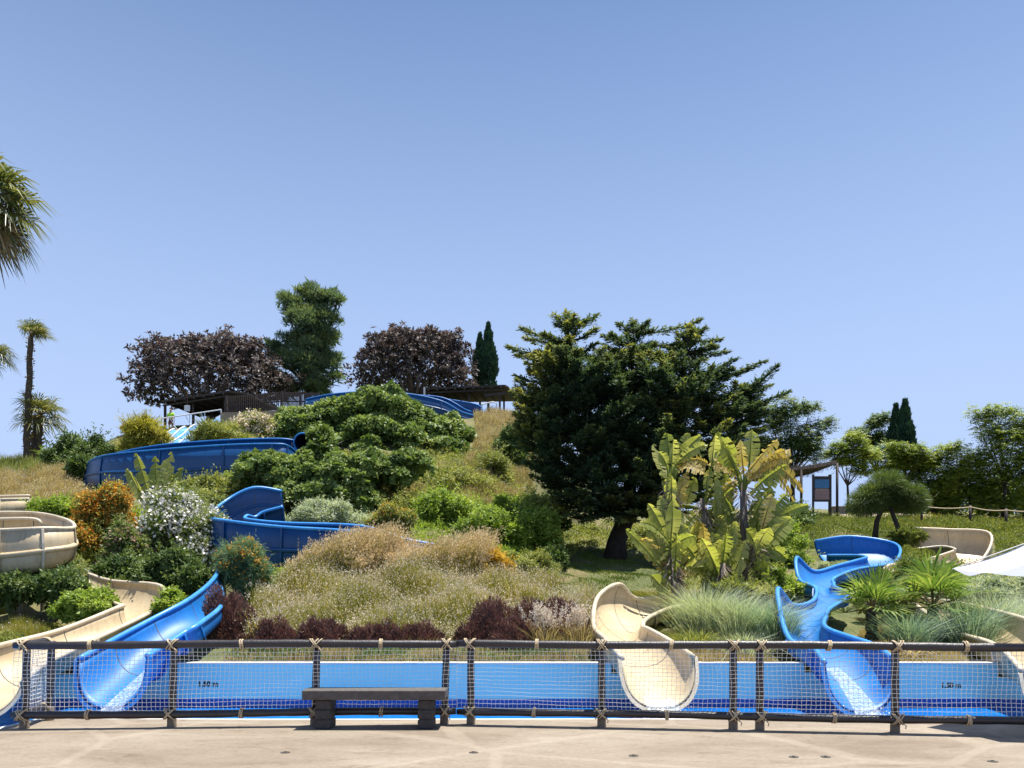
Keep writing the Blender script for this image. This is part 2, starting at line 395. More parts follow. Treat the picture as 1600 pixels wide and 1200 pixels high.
mxc = t.nodes.new('ShaderNodeMix'); mxc.data_type = 'RGBA'; mxc.blend_type = 'MULTIPLY'; mxc.inputs[0].default_value = 0.6
rs = ramp(t, [(0.35, (0.55, 0.5, 0.45)), (0.55, (1, 1, 1))]); t.links.new(n2.outputs[0], rs.inputs[0])
t.links.new(mxb.outputs[2], mxc.inputs[6]); t.links.new(rs.outputs[0], mxc.inputs[7])
t.links.new(mxc.outputs[2], b.inputs['Base Color']); b.inputs['Roughness'].default_value = 0.85
bp = t.nodes.new('ShaderNodeBump'); bp.inputs['Strength'].default_value = 0.35; bp.inputs['Distance'].default_value = 0.01
t.links.new(n2.outputs[0], bp.inputs['Height']); t.links.new(bp.outputs[0], b.inputs['Normal'])
EX, EY, WZ = -6.47, 10.55, -0.66
def prism(poly, z0, z1):
    n = len(poly); vs = [(x, y, z0) for x, y in poly] + [(x, y, z1) for x, y in poly]
    fs = [tuple(range(n - 1, -1, -1)), tuple(range(n, 2 * n))] + [(i, (i + 1) % n, n + (i + 1) % n, n + i) for i in range(n)]
    return MB().add(vs, fs)
edge = [(EX, EY)] + [(x, EY + 0.02 * math.sin(x * 0.7) - 0.006 * max(0, x) ** 1.6) for x in np.linspace(EX + 0.3, 30, 60)]
tag(prism([(EX, -30), (30, -30)] + edge[::-1], -2.0, 0.0).build('pool_deck', m_deck), kind='structure')
m_pool = M('pool_paint', (0.50, 0.86, 0.79), (0.44, 0.81, 0.77), 1.2, 0.55, 0.1, 30)
m_band = M('pool_band_paint', (0.012, 0.10, 0.40), (0.01, 0.085, 0.36), 2, 0.4)
m_cop = M('coping_white', (0.75, 0.76, 0.76), (0.6, 0.6, 0.58), 4, 0.7, 0.1)
WY = 17.0
pw = empty('pool_wall', (0, WY, -1), 'light blue painted pool wall with stencilled depth marks, below the garden', 'wall')
cuts = []        # the chutes pass through notches in the wall
for k, S in CH.items():
    C = cr(S.reshape(len(S), 9), 24).reshape(-1, 3, 3)
    P_ = np.array([p for c_ in C for p in usec(*c_)]); ok = (np.abs(P_[:, 1] - 17.1) < 0.22) & (P_[:, 2] < 0.36)
    if ok.any(): cuts.append((P_[ok, 0].min() - 0.06, P_[ok, 0].max() + 0.06, P_[ok, 2].min() - 0.12))
cuts.sort(); xs = [-30.0]
for a_, b_, z_ in cuts: xs += [a_, b_]
xs.append(30.0)
for i in range(0, len(xs), 2):
    x0, x1 = xs[i], xs[i + 1]
    MB().box(((x0 + x1) / 2, WY + 0.1, -0.09), x1 - x0, 0.2, 0.76).build('wall_panel', m_pool, pw)
    MB().bbox(((x0 + x1) / 2, WY + 0.1, 0.315), x1 - x0, 0.26, 0.05, 0.01).build('coping', m_cop, pw)
for a_, b_, z_ in cuts:
    z1 = max(-0.4, min(0.25, z_)); MB().box(((a_ + b_) / 2, WY + 0.1, (z1 - 0.47) / 2), b_ - a_, 0.2, z1 + 0.47).build('wall_panel', m_pool, pw)
MB().box((0, WY + 0.098, -1.2), 60, 0.204, 1.46).build('waterline_band', m_band, pw)
m_ink = M('stencil_black', (0.015, 0.015, 0.02), rough=0.8)
def text_obj(txt, loc, size, parent, sx=1.0):
    cu = bpy.data.curves.new('depth_mark', 'FONT'); cu.body = txt; cu.size = size; cu.extrude = 0.002; cu.offset = 0.006
    cu.align_x = 'LEFT'; tmp = bpy.data.objects.new('tmp_text', cu); COL.objects.link(tmp)
    bpy.context.view_layer.update()
    me = bpy.data.meshes.new_from_object(tmp.evaluated_get(bpy.context.evaluated_depsgraph_get()))
    bpy.data.objects.remove(tmp); me.name = 'depth_mark'; me.materials.clear()
    me.transform(Matrix.Rotation(math.pi / 2, 4, 'X') @ Matrix.Scale(sx, 4, (1, 0, 0)))
    me.transform(Matrix.Translation(Vector(loc) - ORI[parent.name]))
    return link('depth_mark', me, m_ink, parent)
text_obj('1.50 m', W(309, 1072.5, WY - 0.006), 0.155, pw, 1.05)
text_obj('1.50 m', W(1470, 1074.5, WY - 0.006), 0.155, pw, 1.05)
m_water, t, b = mat_base('pool_water')
tcw = t.nodes.new('ShaderNodeTexCoord'); mpw = t.nodes.new('ShaderNodeMapping'); mpw.inputs['Scale'].default_value = (1, 1.6, 1); t.links.new(tcw.outputs['Object'], mpw.inputs[0])
nw = noise(t, 3.2, 4, 0.6, 0.6, vec=mpw.outputs[0]); nw2 = noise(t, 0.7, 3, vec=mpw.outputs[0])
rw = ramp(t, [(0.3, (0.006, 0.12, 0.46)), (0.7, (0.012, 0.21, 0.62))]); t.links.new(nw2.outputs[0], rw.inputs[0]); t.links.new(rw.outputs[0], b.inputs['Base Color'])
b.inputs['Roughness'].default_value = 0.12; b.inputs['IOR'].default_value = 1.33; b.inputs['Specular IOR Level'].default_value = 0.35
bp = t.nodes.new('ShaderNodeBump'); bp.inputs['Strength'].default_value = 0.6; bp.inputs['Distance'].default_value = 0.08
t.links.new(nw.outputs[0], bp.inputs['Height']); t.links.new(bp.outputs[0], b.inputs['Normal'])
wa = MB(); wa.add([(EX, EY - 1.2, WZ), (30, EY - 1.2, WZ), (30, WY, WZ), (EX, WY, WZ)], [(0, 1, 2, 3)])
wa.add([(-30, -30, WZ), (EX, -30, WZ), (EX, WY, WZ), (-30, WY, WZ)], [(0, 1, 2, 3)])
tag(wa.build('pool_water', m_water), kind='structure')
# pale rounded lip along the pool side of the deck
lip = MB(); lip.tube([(EX - 0.02, -28, -0.03), (EX - 0.02, EY, -0.03)], 0.045, 8)
lip.tube([(x, y + 0.015, -0.035) for x, y in edge], 0.04, 8)
tag(lip.build('pool_edge_lip', m_cop, smooth=True), kind='structure')
# small metal anchor plates let into the deck
m_plate = M('anchor_metal', (0.10, 0.09, 0.08), rough=0.6, metal=0.6)
spots = [((446, 1176), 'in front of the bench, near its left leg'), ((740, 1176), 'right of the bench, mid deck'), ((1240, 1183), 'left one of a pair right of centre'),
         ((1290, 1183), 'right one of a pair right of centre'), ((1551, 1190), 'nearest the bottom right corner'), ((990, 1181), 'below the cream slide')]
for (px, py), w in spots:
    D = F * CZ / (py - HOR); mb = MB(); c = W(px, py, D)
    mb.tube([(c.x, c.y, -0.02), (c.x, c.y, 0.005)], [0.05, 0.05], 14); mb.tube([(c.x, c.y, 0.004), (c.x, c.y, 0.014)], [0.018, 0.014], 8)
    tag(mb.build('deck_anchor', m_plate, loc=(c.x, c.y, 0)), 'small round metal anchor in the deck, ' + w, 'anchor', 'anchors in the deck')

# ------------------------------------------------------------------ slides
def slide_mat(name, c1, c2, c3, rough):
    m, t, b = mat_base(name)
    n1 = noise(t, 1.3, 5, 0.6); n2 = noise(t, 14, 4, 0.6)
    r = ramp(t, [(0.3, c2), (0.55, c1), (0.75, c3)]); t.links.new(n1.outputs[0], r.inputs[0])
    tcx = t.nodes.new('ShaderNodeTexCoord'); mpx = t.nodes.new('ShaderNodeMapping'); mpx.inputs['Scale'].default_value = (3.2, 3.2, 0.5); t.links.new(tcx.outputs['Object'], mpx.inputs[0])
    n2 = noise(t, 3.0, 6, 0.7, vec=mpx.outputs[0])
    r2 = ramp(t, [(0.32, (0.62, 0.60, 0.55)), (0.5, (1, 1, 1))]); t.links.new(n2.outputs[0], r2.inputs[0])
    mx = t.nodes.new('ShaderNodeMix'); mx.data_type = 'RGBA'; mx.blend_type = 'MULTIPLY'; mx.inputs[0].default_value = 0.6
    t.links.new(r.outputs[0], mx.inputs[6]); t.links.new(r2.outputs[0], mx.inputs[7]); t.links.new(mx.outputs[2], b.inputs['Base Color'])
    b.inputs['Roughness'].default_value = rough; b.inputs['Specular IOR Level'].default_value = 0.5
    return m
m_blue = slide_mat('fibreglass_blue', (0.004, 0.150, 0.47), (0.003, 0.12, 0.40), (0.012, 0.20, 0.54), 0.5)
m_blue2 = slide_mat('fibreglass_deep_blue', (0.002, 0.06, 0.20), (0.002, 0.048, 0.165), (0.004, 0.08, 0.24), 0.4)
m_bluerim = slide_mat('fibreglass_blue_rim', (0.05, 0.27, 0.66), (0.035, 0.22, 0.58), (0.09, 0.34, 0.72), 0.35)
m_cream = slide_mat('fibreglass_cream', (0.52, 0.42, 0.27), (0.44, 0.345, 0.21), (0.57, 0.48, 0.335), 0.45)
m_creamrim = slide_mat('fibreglass_cream_rim', (0.55, 0.475, 0.355), (0.45, 0.375, 0.27), (0.60, 0.53, 0.42), 0.5)
m_steel = M('galvanised_steel', (0.32, 0.33, 0.34), (0.25, 0.25, 0.26), 8, 0.45, metal=0.7)
NS = 16
m_seam = M('joint_sealant', (0.10, 0.11, 0.12), (0.05, 0.055, 0.06), 10, 0.8)
ucurve = usec
def build_chute(root, key, mat, rimmat, nper=7, ledge=True, joints=True, posts=True, rim=0.06):
    S = CH[key]; C = cr(S.reshape(len(S), 9), nper).reshape(-1, 3, 3)
    inn = [ucurve(*s) for s in C]; out = [ucurve(*s, grow=0.05) for s in C]
    m = NS + 1; nC = len(C); vs = []; fs = []
    for g in (inn, out):
        for row in g: vs += [tuple(p) for p in row]
    o = nC * m
    for i in range(nC - 1):
        for k in range(NS):
            a = i * m + k; fs.append((a, a + 1, a + m + 1, a + m)); a += o; fs.append((a, a + m, a + m + 1, a + 1))
        for k in (0, NS):
            a = i * m + k; fs.append((a, a + m, o + a + m, o + a))
    for i in (0, nC - 1):
        for k in range(NS):
            a = i * m + k; fs.append((a, a + 1, o + a + 1, o + a))
    MB().add(vs, fs).build('trough', mat, root, smooth=True)
    for k in (0, NS):
        rb = MB(); rb.tube([(np.array(out[i][k]) + np.array(inn[i][k])) / 2 + np.array([0, 0, 0.012]) for i in range(nC)], rim, 8)
        rb.build('rim', rimmat, root, smooth=True)
    if ledge:
        for k in (2, NS - 2):
            rb = MB(); rb.tube([np.array(out[i][k]) for i in range(nC)], 0.085, 6); rb.build('ledge', mat, root, smooth=True)
    if joints:
        js = list(range(0, nC, nper)) if nper else []
        for i in js:
            c = C[i]; d = C[min(i + 1, nC - 1)] - C[max(i - 1, 0)]; d = d.mean(0); d /= np.linalg.norm(d)
            fl = MB(); q = []
            for sgn in (-0.035, 0.035):
                q += [np.array(p) + d * sgn for p in ucurve(*c, grow=0.047)] + [np.array(p) + d * sgn for p in ucurve(*c, grow=0.12)]
            f2 = []
            for k in range(NS):
                f2 += [(k, k + 1, m + k + 1, m + k), (2 * m + k, 3 * m + k, 3 * m + k + 1, 2 * m + k + 1), (m + k, m + k + 1, 3 * m + k + 1, 3 * m + k)]
            f2 += [(0, m, 3 * m, 2 * m), (NS, 2 * m + NS, 3 * m + NS, m + NS)]
            if 0 < i < nC - 1:
                sm = MB(); qi = [np.array(p) + d * sg_ for sg_ in (-0.012, 0.012) for p in ucurve(*c, grow=-0.006)]
                sm.add(qi, [(k, k + 1, m + k + 1, m + k) for k in range(NS)]).build('seam', m_seam, root)
            fl.add(q, f2).build('joint_flange', rimmat if mat is m_cream else mat, root, smooth=False)
    if posts:
        for i in range(nper // 2, nC, nper):
            Bp = C[i][1]; zg = float(height(Bp[0], Bp[1])[0])
            if Bp[2] - zg > 0.45 and Bp[1] > WY + 0.3:
                MB().tube([(Bp[0], Bp[1], zg - 0.2), (Bp[0], Bp[1], Bp[2] - 0.04)], 0.07, 8).build('support_post', m_steel, root, smooth=True)
s1 = empty('water_slide', G(330, 24), 'long blue water slide winding down the left hill into the pool', 'water slide', 'blue water slides')
build_chute(s1, 'blue_exit', m_blue, m_bluerim, ledge=False)
build_chute(s1, 'blue_mid', m_blue2, m_bluerim)
build_chute(s1, 'blue_upper', m_blue2, m_blue)
ta, tb_ = W(474, 692, 43.0), W(505, 690, 47.5); dv = (tb_ - ta).normalized(); u_ = dv.cross(Vector((0, 0, 1))).normalized(); w_ = u_.cross(dv)
vs = []; fs = []
for i in range(7):
    c = ta.lerp(tb_, i / 6)
    for r in (0.50, 0.55):
        for k in range(20): an = 2 * math.pi * k / 20; vs.append(c + (u_ * math.cos(an) + w_ * math.sin(an)) * r)
for i in range(6):
    for q in (0, 20):
        for k in range(20): k2 = (k + 1) % 20; a = i * 40 + q; fs.append((a + k, a + k2, a + 40 + k2, a + 40 + k))
MB().add(vs, fs).build('tunnel', m_blue2, s1, smooth=True)
MB().tube([ta + (u_ * math.cos(an) + w_ * math.sin(an)) * .53 for an in np.linspace(0, 2 * math.pi, 29)], .05, 8, cap=False).build('tunnel_rim', m_bluerim, s1, smooth=True)
build_chute(s1, 'blue_top', m_blue2, m_blue)
s2 = empty('water_slide', G(1300, 25), 'zigzag blue water slide right of the banana plants', 'water slide', 'blue water slides')
build_chute(s2, 'blue_right', m_blue, m_bluerim, ledge=False)
s3 = empty('water_slide', G(100, 24), 'cream water slide at the left edge with a large banked trough', 'water slide', 'cream water slides')
build_chute(s3, 'cream_big', m_cream, m_creamrim); build_chute(s3, 'cream_upper', m_cream, m_creamrim, ledge=False); build_chute(s3, 'cream_exit', m_cream, m_creamrim, ledge=False)
s4 = empty('water_slide', G(990, 20), 'cream water slide with tall curled side between grasses and banana plants', 'water slide', 'cream water slides')
build_chute(s4, 'cream_mid', m_cream, m_creamrim, ledge=False)
s5 = empty('water_slide', G(1480, 30), 'tan water slide curving through ground cover at the far right', 'water slide', 'cream water slides')
build_chute(s5, 'cream_right', m_cream, m_creamrim, ledge=False)
s6 = empty('water_slide', G(900, 43), 'small cream slide trough showing behind the conifer trunk', 'water slide', 'cream water slides')
build_chute(s6, 'cream_far', m_cream, m_creamrim, ledge=False, joints=False)

# water running out of three chutes
m_foam, t, b = mat_base('foaming_water')
nf = noise(t, 16, 5, 0.75, 0.5); rf = ramp(t, [(0.40, (0.05, 0.05, 0.05)), (0.75, (0.75, 0.75, 0.75))]); t.links.new(nf.outputs[0], rf.inputs[0])
b.inputs['Base Color'].default_value = (0.78, 0.88, 0.95, 1); b.inputs['Roughness'].default_value = 0.2
tr = t.nodes.new('ShaderNodeBsdfTransparent'); mx = t.nodes.new('ShaderNodeMixShader')
t.links.new(rf.outputs[0], mx.inputs[0]); t.links.new(tr.outputs[0], mx.inputs[1]); t.links.new(b.outputs[0], mx.inputs[2])
t.links.new(mx.outputs[0], t.nodes['Material Output'].inputs[0])
m_drop = M('water_drops', (0.8, 0.88, 0.94), (0.65, 0.78, 0.9), 20, 0.15)
def stream(key, nsec, k0, k1, label):
    S = CH[key]; C = cr(S.reshape(len(S), 9), 10).reshape(-1, 3, 3)[-nsec:]
    rows = []
    for i, s in enumerate(C):
        u = ucurve(s[0], s[1], s[2], grow=-0.025, n=32); kk = np.linspace(k0[0] + (k0[1] - k0[0]) * i / nsec, k1[0] + (k1[1] - k1[0]) * i / nsec, 9)
        rows.append([np.array(u[int(q)]) * (1 - (q % 1)) + np.array(u[min(int(q) + 1, 32)]) * (q % 1) for q in kk])
    d = C[-1].mean(0) - C[-3].mean(0); d[2] = 0; d /= np.linalg.norm(d); z0 = rows[-1][4][2]
    last = rows[-1]; fall = max(0.05, z0 - WZ)
    for j in range(1, 7):
        rows.append([p + d * 0.06 * j - np.array([0, 0, 1]) * fall * (j / 6) ** 2 + rng.normal(size=3) * 0.01 for p in last])
    vs = [tuple(p) for r in rows for p in r]; fs = [(i * 9 + k, i * 9 + k + 1, i * 9 + 10 + k, i * 9 + 9 + k) for i in range(len(rows) - 1) for k in range(8)]
    c = np.mean(rows[-1], 0)
    root = empty('water_stream', c, label, 'water')
    MB().add(vs, fs).build('sheet', m_foam, root, smooth=True)
    n = 1500; P = c + np.stack([rng.normal(0, 0.22, n), rng.normal(-0.05, 0.16, n), np.abs(rng.normal(0, 0.09, n))], 1)
    quads_obj('splash', leafquads(P, rdirs(n), rng.uniform(.012, .04, n), rng.uniform(.01, .03, n)), 0.5, m_drop, root, kind='stuff')
stream('blue_exit', 14, (16, 15), (19, 22), 'foaming water leaving the blue slide at the left')
stream('blue_right', 16, (15, 13), (18, 19), 'white water running out of the blue slide at the right')
stream('cream_mid', 3, (12, 12), (19, 20), 'thin water spilling from the cream slide in the middle')

# ------------------------------------------------------------------ rope fences
m_rail = M('dark_stained_pole', (0.030, 0.024, 0.026), (0.016, 0.013, 0.015), 9, 0.42, 0.25, 60, spec=0.6)
m_foot = M('weathered_post_foot', (0.24, 0.19, 0.14), (0.15, 0.12, 0.09), 12, 0.85, 0.4, 50)
m_rope = M('natural_rope', (0.62, 0.50, 0.33), (0.45, 0.35, 0.22), 60, 0.85, 0.5, 200)
m_net = M('net_cord', (0.86, 0.84, 0.79), (0.76, 0.73, 0.68), 12, 0.8)
ZT_, ZB_ = 1.06, 0.175
def gp(px, py):      # a point on the deck seen at this photo pixel
    return W(px, py, F * CZ / (py - HOR))
def rope_ring(mb, c, axis, tilt, r, rr=0.0085, spread=0):
    axis = Vector(axis).normalized(); up = Vector((0, 0, 1)); s = axis.cross(up).normalized()
    pts = []
    for k in range(15):
        a = 2 * math.pi * k / 14
        pts.append(Vector(c) + axis * (spread + math.sin(a) * tilt) + up * math.sin(a) * r + s * math.cos(a) * r)
    mb.tube(pts, rr, 5, cap=False)
def rope_fence(label, posts, ends, mids, lean=0.0, net=True):
    """posts: deck points; the rails run from ends[0] to ends[1]; mids: single bands along the rails"""
    A, B = Vector(ends[0]), Vector(ends[1]); A.z = B.z = 0; d = (B - A).normalized(); L = (B - A).length
    root = empty('rope_fence', A, label, 'fence', 'rope net fences along the pool')
    for nm, z, r in (('top_rail', ZT_, 0.052), ('bottom_rail', ZB_, 0.05)):
        n = 40; pts = []; ph = rng.uniform(0, 6)
        for i in range(n + 1):
            u = i / n; wob = 0.008 * math.sin(u * L * 1.3 + ph); pts.append(A + d * L * u + Vector((lean * z, 0, z + wob)))
        rad = [r * (1 + 0.05 * math.sin(i * 1.7 + ph)) for i in range(n + 1)]; rad[0] *= 0.8; rad[-1] *= 0.8
        rb = MB().tube(pts, rad, 12).build(nm, m_rail, root, smooth=True)
    for p in posts:
        p = Vector(p); p.z = 0; back = Vector((-d.y, d.x, 0)) * 0.075
        if back.y < 0: back = -back
        q = p + back
        pb = MB().tube([q + Vector((lean * z, 0, z)) for z in (0.14, 0.5, 0.9, ZT_ + 0.02)], [0.047, 0.05, 0.047, 0.046], 12).build('post', m_rail, root, smooth=True)
        MB().tube([q + Vector((0, 0, z)) for z in (-0.03, 0.02, 0.16, 0.2)], [0.062, 0.058, 0.056, 0.052], 12).build('post_foot', m_foot, pb, smooth=True)
        for z in (ZT_, ZB_):
            tb = MB(); c = p + Vector((lean * z, 0, z))
            for sg in (-1, 1):
                for k in (-0.012, 0.012): rope_ring(tb, c, d, sg * (0.055 + rng.uniform(-.012, .012)), 0.066, 0.008, k + rng.uniform(-.01, .01))
            tb.tube([c + d * 0.05 + Vector((0, -0.055, -0.05)), c + d * 0.075 + Vector((0, -0.06, -0.075)), c + d * 0.07 + Vector((0, -0.055, -0.11))], 0.007, 5)
            tb.build('rope_tie', m_rope, root, smooth=True)
    for p in mids:
        for z in (ZT_, ZB_):
            tb = MB(); c = Vector((p[0], p[1], z)) + Vector((lean * z, 0, 0)) + d * rng.uniform(-.05, .05)
            for k in (-0.016, 0, 0.016): rope_ring(tb, c, d, rng.uniform(-.01, .01), 0.061, 0.009, k)
            tb.build('rope_band', m_rope, root, smooth=True)
    if net:
        cell = 0.056; nx = int(L / cell); nz = 15; z0, z1 = ZB_ + 0.045, ZT_ - 0.045; mb = MB()
        n_ = Vector((-d.y, d.x, 0))
        def pt(i, k):
            u = i / nx; v = k / nz
            sag = math.sin(math.pi * v) * 0.012 * math.sin(i * 0.21 + 1.3 * math.sin(k * 0.4))
            jx = 0.003 * math.sin(i * 1.7 + k * 2.3) + 0.007 * math.sin(k * 0.5 + i * 0.08); jz = 0.009 * math.sin(i * 0.11 + k * 0.35) + 0.004 * math.sin(i * 0.37 + k * 1.1) + 0.002 * math.sin(i * 2.1)
            z = z0 + (z1 - z0) * v + (jz if 0 < k < nz else jz * 0.4)
            return A + d * (L * u + jx) + n_ * (0.01 + sag) + Vector((lean * z, 0, z))
        G_ = [[pt(i, k) for k in range(nz + 1)] for i in range(nx + 1)]
        for k in range(nz + 1): mb.tube([G_[i][k] for i in range(nx + 1)], 0.0036, 4, cap=False)
        for i in range(nx + 1): mb.tube(G_[i], 0.0027, 4, cap=False)
        mb.build('net', m_net, root)
    return root
pL, pM_, pR = gp(30, 1139.5), gp(711, 1132), gp(1402, 1146)
dL = (pM_ - pL); dR = (pR - pM_)
def on(A, d, px):    # the point of line A+t*d in photo column px
    k = (px - 800) / F; tt = (k * A.y - A.x) / (d.x - k * d.y); return A + d * tt
rope_fence('left stretch of dark pole fence with white rope netting, behind the bench', [on(pL, dL, x) for x in (33, 265, 490, 694)], (on(pL, dL, 18), on(pL, dL, 712)), [on(pL, dL, x) for x in (134, 373, 590)], lean=0.03)
rope_fence('right stretch of dark pole fence with white rope netting, in front of two slides', [on(pM_, dR, x) for x in (734, 940, 1147, 1189, 1402, 1640)], (on(pM_, dR, 714), on(pM_, dR, 1760)), [on(pM_, dR, x) for x in (840, 1046, 1297, 1515)])
b0 = on(pL, dL, 33); b1 = Vector((-6.36, 10.42, 0))
rope_fence('short dark pole fence with netting turning back towards the pool at the left', [b1], (b0 + (b1 - b0) * 0.12, b1 + (b1 - b0).normalized() * 0.12), [], lean=0.03)

# ------------------------------------------------------------------ bench
m_bench = M('bench_slab', (0.115, 0.10, 0.092), (0.062, 0.055, 0.052), 14, 0.7, 0.35, 90)
m_block = M('bench_blocks', (0.07, 0.063, 0.06), (0.036, 0.033, 0.032), 22, 0.85, 0.7, 70)
bD = 9.62; bx0, bx1 = (472 - 800) * bD / F, (696 - 800) * bD / F
bn = empty('bench', ((bx0 + bx1) / 2, bD + .15, 0), 'low black bench of a slab on block legs before the fence', 'bench')
MB().bbox(((bx0 + bx1) / 2, bD + 0.16, 0.435), bx1 - bx0, 0.36, 0.125, 0.012).build('seat', m_bench, bn)
for lx in ((504 - 800) * bD / F, (664.5 - 800) * bD / F):
    for k in range(3):
        MB().bbox((lx + rng.uniform(-.006, .006), bD + 0.17 + rng.uniform(-.006, .006), 0.062 + k * 0.1235), 0.195, 0.3, 0.117, 0.012, rng.uniform(-.03, .03)).build('block', m_block, bn)
    MB().box((lx, bD + .17, 0.19), 0.17, 0.26, 0.376).build('block_core', m_block, bn)

# ------------------------------------------------------------------ parasol at the right edge
m_canvas, t, b = mat_base('white_canvas')
b.inputs['Base Color'].default_value = (0.72, 0.72, 0.73, 1); b.inputs['Roughness'].default_value = 0.9
trn = t.nodes.new('ShaderNodeBsdfTranslucent'); trn.inputs[0].default_value = (0.7, 0.7, 0.7, 1); mx = t.nodes.new('ShaderNodeMixShader'); mx.inputs[0].default_value = 0.3
nb = noise(t, 30, 3); bp = t.nodes.new('ShaderNodeBump'); bp.inputs['Strength'].default_value = 0.15; t.links.new(nb.outputs[0], bp.inputs['Height']); t.links.new(bp.outputs[0], b.inputs['Normal'])
t.links.new(b.outputs[0], mx.inputs[1]); t.links.new(trn.outputs[0], mx.inputs[2]); t.links.new(mx.outputs[0], t.nodes['Material Output'].inputs[0])
pc = Vector((6.80, 9.66, 0)); pr = 1.12
pa = empty('parasol', pc, 'white canvas parasol cut off by the right edge', 'parasol')
vs = []; fs = []; NR = 8
for k in range(6):
    a0 = math.radians(163 + 60 * k); a1 = a0 + math.radians(60); base = len(vs)
    e0 = pc + Vector((math.cos(a0) * pr, math.sin(a0) * pr, 2.04)); e1 = pc + Vector((math.cos(a1) * pr, math.sin(a1) * pr, 2.04)); ap = pc + Vector((0, 0, 2.5))
    for i in range(NR + 1):
        u = i / NR
        for j in range(7):
            w = j / 6; p = e0.lerp(e1, w).lerp(ap, u); p.z -= 0.10 * math.sin(math.pi * u) * (0.6 + 0.4 * math.sin(math.pi * w)) - 0.0; p -= (p - pc) * 0.04 * math.sin(math.pi * w) * (1 - u); p.z = p.z if True else 0
            vs.append(p)
    for i in range(NR):
        for j in range(6): a = base + i * 7 + j; fs.append((a, a + 1, a + 8, a + 7))
MB().add(vs, fs).build('canopy', m_canvas, pa, smooth=True)
MB().tube([pc + Vector((0, 0, 0)), pc + Vector((0, 0, 2.56))], 0.025, 10).build('pole', m_steel, pa, smooth=True)
MB().tube([pc, pc + Vector((0, 0, 0.08)), pc + Vector((0, 0, 0.12))], [0.3, 0.3, 0.05], 20).build('base', m_foot, pa)
for k in range(6):
    a0 = math.radians(163 + 60 * k); e0 = pc + Vector((math.cos(a0) * pr, math.sin(a0) * pr, 2.03))
    MB().tube([e0, pc + Vector((0, 0, 2.46))], 0.008, 6).build('rib', m_steel, pa)

# ------------------------------------------------------------------ hill-top buildings and railings
m_wood = M('dark_roof_timber', (0.055, 0.04, 0.035), (0.03, 0.022, 0.02), 6, 0.75, 0.3, 40)
m_slat = M('brown_fence_slat', (0.10, 0.065, 0.055), (0.06, 0.04, 0.035), 8, 0.75)
m_wallc = M('retaining_wall_render', (0.40, 0.31, 0.22), (0.28, 0.21, 0.14), 2, 0.9, 0.3)
m_whitem = M('white_painted_metal', (0.72, 0.73, 0.76), (0.6, 0.6, 0.64), 6, 0.5)
def pavilion(label, c, l, r, depth, posts, nb=7):
    """roof: near corner c, left and right ends of its two eaves; posts: photo columns with distance"""
    c, l, r = W(*c), W(*l), W(*r); root = empty('pavilion', (c.x, c.y, float(height(c.x, c.y)[0])), label, 'pavilion')
    back = Vector((0, depth, 0)); z = c.z
    poly = [(l.x, l.y), (c.x, c.y), (r.x, r.y), (r.x + 1.0, r.y + depth), (l.x + 1.2, l.y + depth)]
    prism(poly, z - 0.12, z).build('roof', m_wood, root)
    for i in range(nb):
        u = (i + 0.5) / nb; p = l.lerp(c, u)
        MB().beam((p.x, p.y - 0.08, z - 0.19), (p.x + 0.9, p.y + depth - 0.2, z - 0.19), 0.1, 0.14).build('rafter', m_wood, root)
    MB().beam((l.x, l.y + 0.3, z - 0.31), (c.x, c.y + 0.3, z - 0.31), 0.12, 0.1).build('beam', m_wood, root)
    for px, D in posts:
        x = (px - 800) * D / F; zg = float(height(x, D)[0])
        MB().box((x, D, (z - 0.2 + zg - 0.3) / 2), 0.16, 0.16, z - 0.2 - zg + 0.3).build('post', m_wood, root)
    return root
pavilion('dark flat-roofed shelter behind the white railing on the hill top', (357, 610, 57), (252, 626.5, 59.8), (386, 614, 57.6), 4.5, [(302, 59.4), (258, 60.5), (352, 58), (330, 62.5), (378, 61)])
pv = pavilion('dark timber shelter right of the figs at the top of the slide', (789, 601, 61), (662, 606, 61.9), (794, 603, 61.4), 4, [(781, 61.6), (787.5, 64), (668, 62.4), (733, 62.2)], 9)
MB().beam(W(757, 618, 60.6), W(790, 614, 60.6), 0.14, 0.18).build('beam', m_wood, pv)
MB().box(W(663, 611, 61.5), 0.12, 0.12, 0.6).build('end_block', m_whitem, pv)
# white hand rail beside that shelter
hr = empty('hand_rail', W(770, 645, 59.5), 'pale metal hand rail at the slide start under the right shelter', 'railing')
MB().tube([W(752, 632, 59.4), W(770, 628, 59.4), W(776, 630, 59.4), W(778, 646, 59.4)], 0.05, 6).build('rail', m_whitem, hr)
MB().tube([W(753, 632, 59.4), W(753, 650, 59.4)], 0.05, 6).build('upright', m_whitem, hr)
# retaining wall and slatted fence
rwA, rwM, rwB = W(346, 645.5, 56), W(440, 642, 56), W(497, 640, 57)
rw = empty('retaining_wall', (rwM.x, rwM.y, rwM.z - 1.2), 'low tan retaining wall under the slatted fence', 'wall')
for a, b_ in ((rwA, rwM), (rwM, rwB)):
    MB().beam(a - Vector((0, 0, 0.75)), b_ - Vector((0, 0, 0.75)), 0.3, 1.5).build('wall_section', m_wallc, rw)
sf = empty('slatted_fence', rwM, 'dark brown slatted timber fence on the hill-top wall', 'fence')
def polyl(pts, u):
    n = len(pts) - 1; i = min(int(u * n), n - 1); return pts[i].lerp(pts[i + 1], u * n - i)
bot = [W(354, 645, 56), W(440, 642, 56), W(497, 640, 57)]; top = [W(353, 619.5, 56), W(440, 612, 56), W(497, 614, 57)]
for i in range(58):
    u = i / 57; a, c = polyl(bot, u), polyl(top, u); MB().beam(a + Vector((0, -.02, .06)), c + Vector((0, -.02, 0)), 0.065, 0.03, up=Vector((0, 1, 0))).build('slat', m_slat, sf)
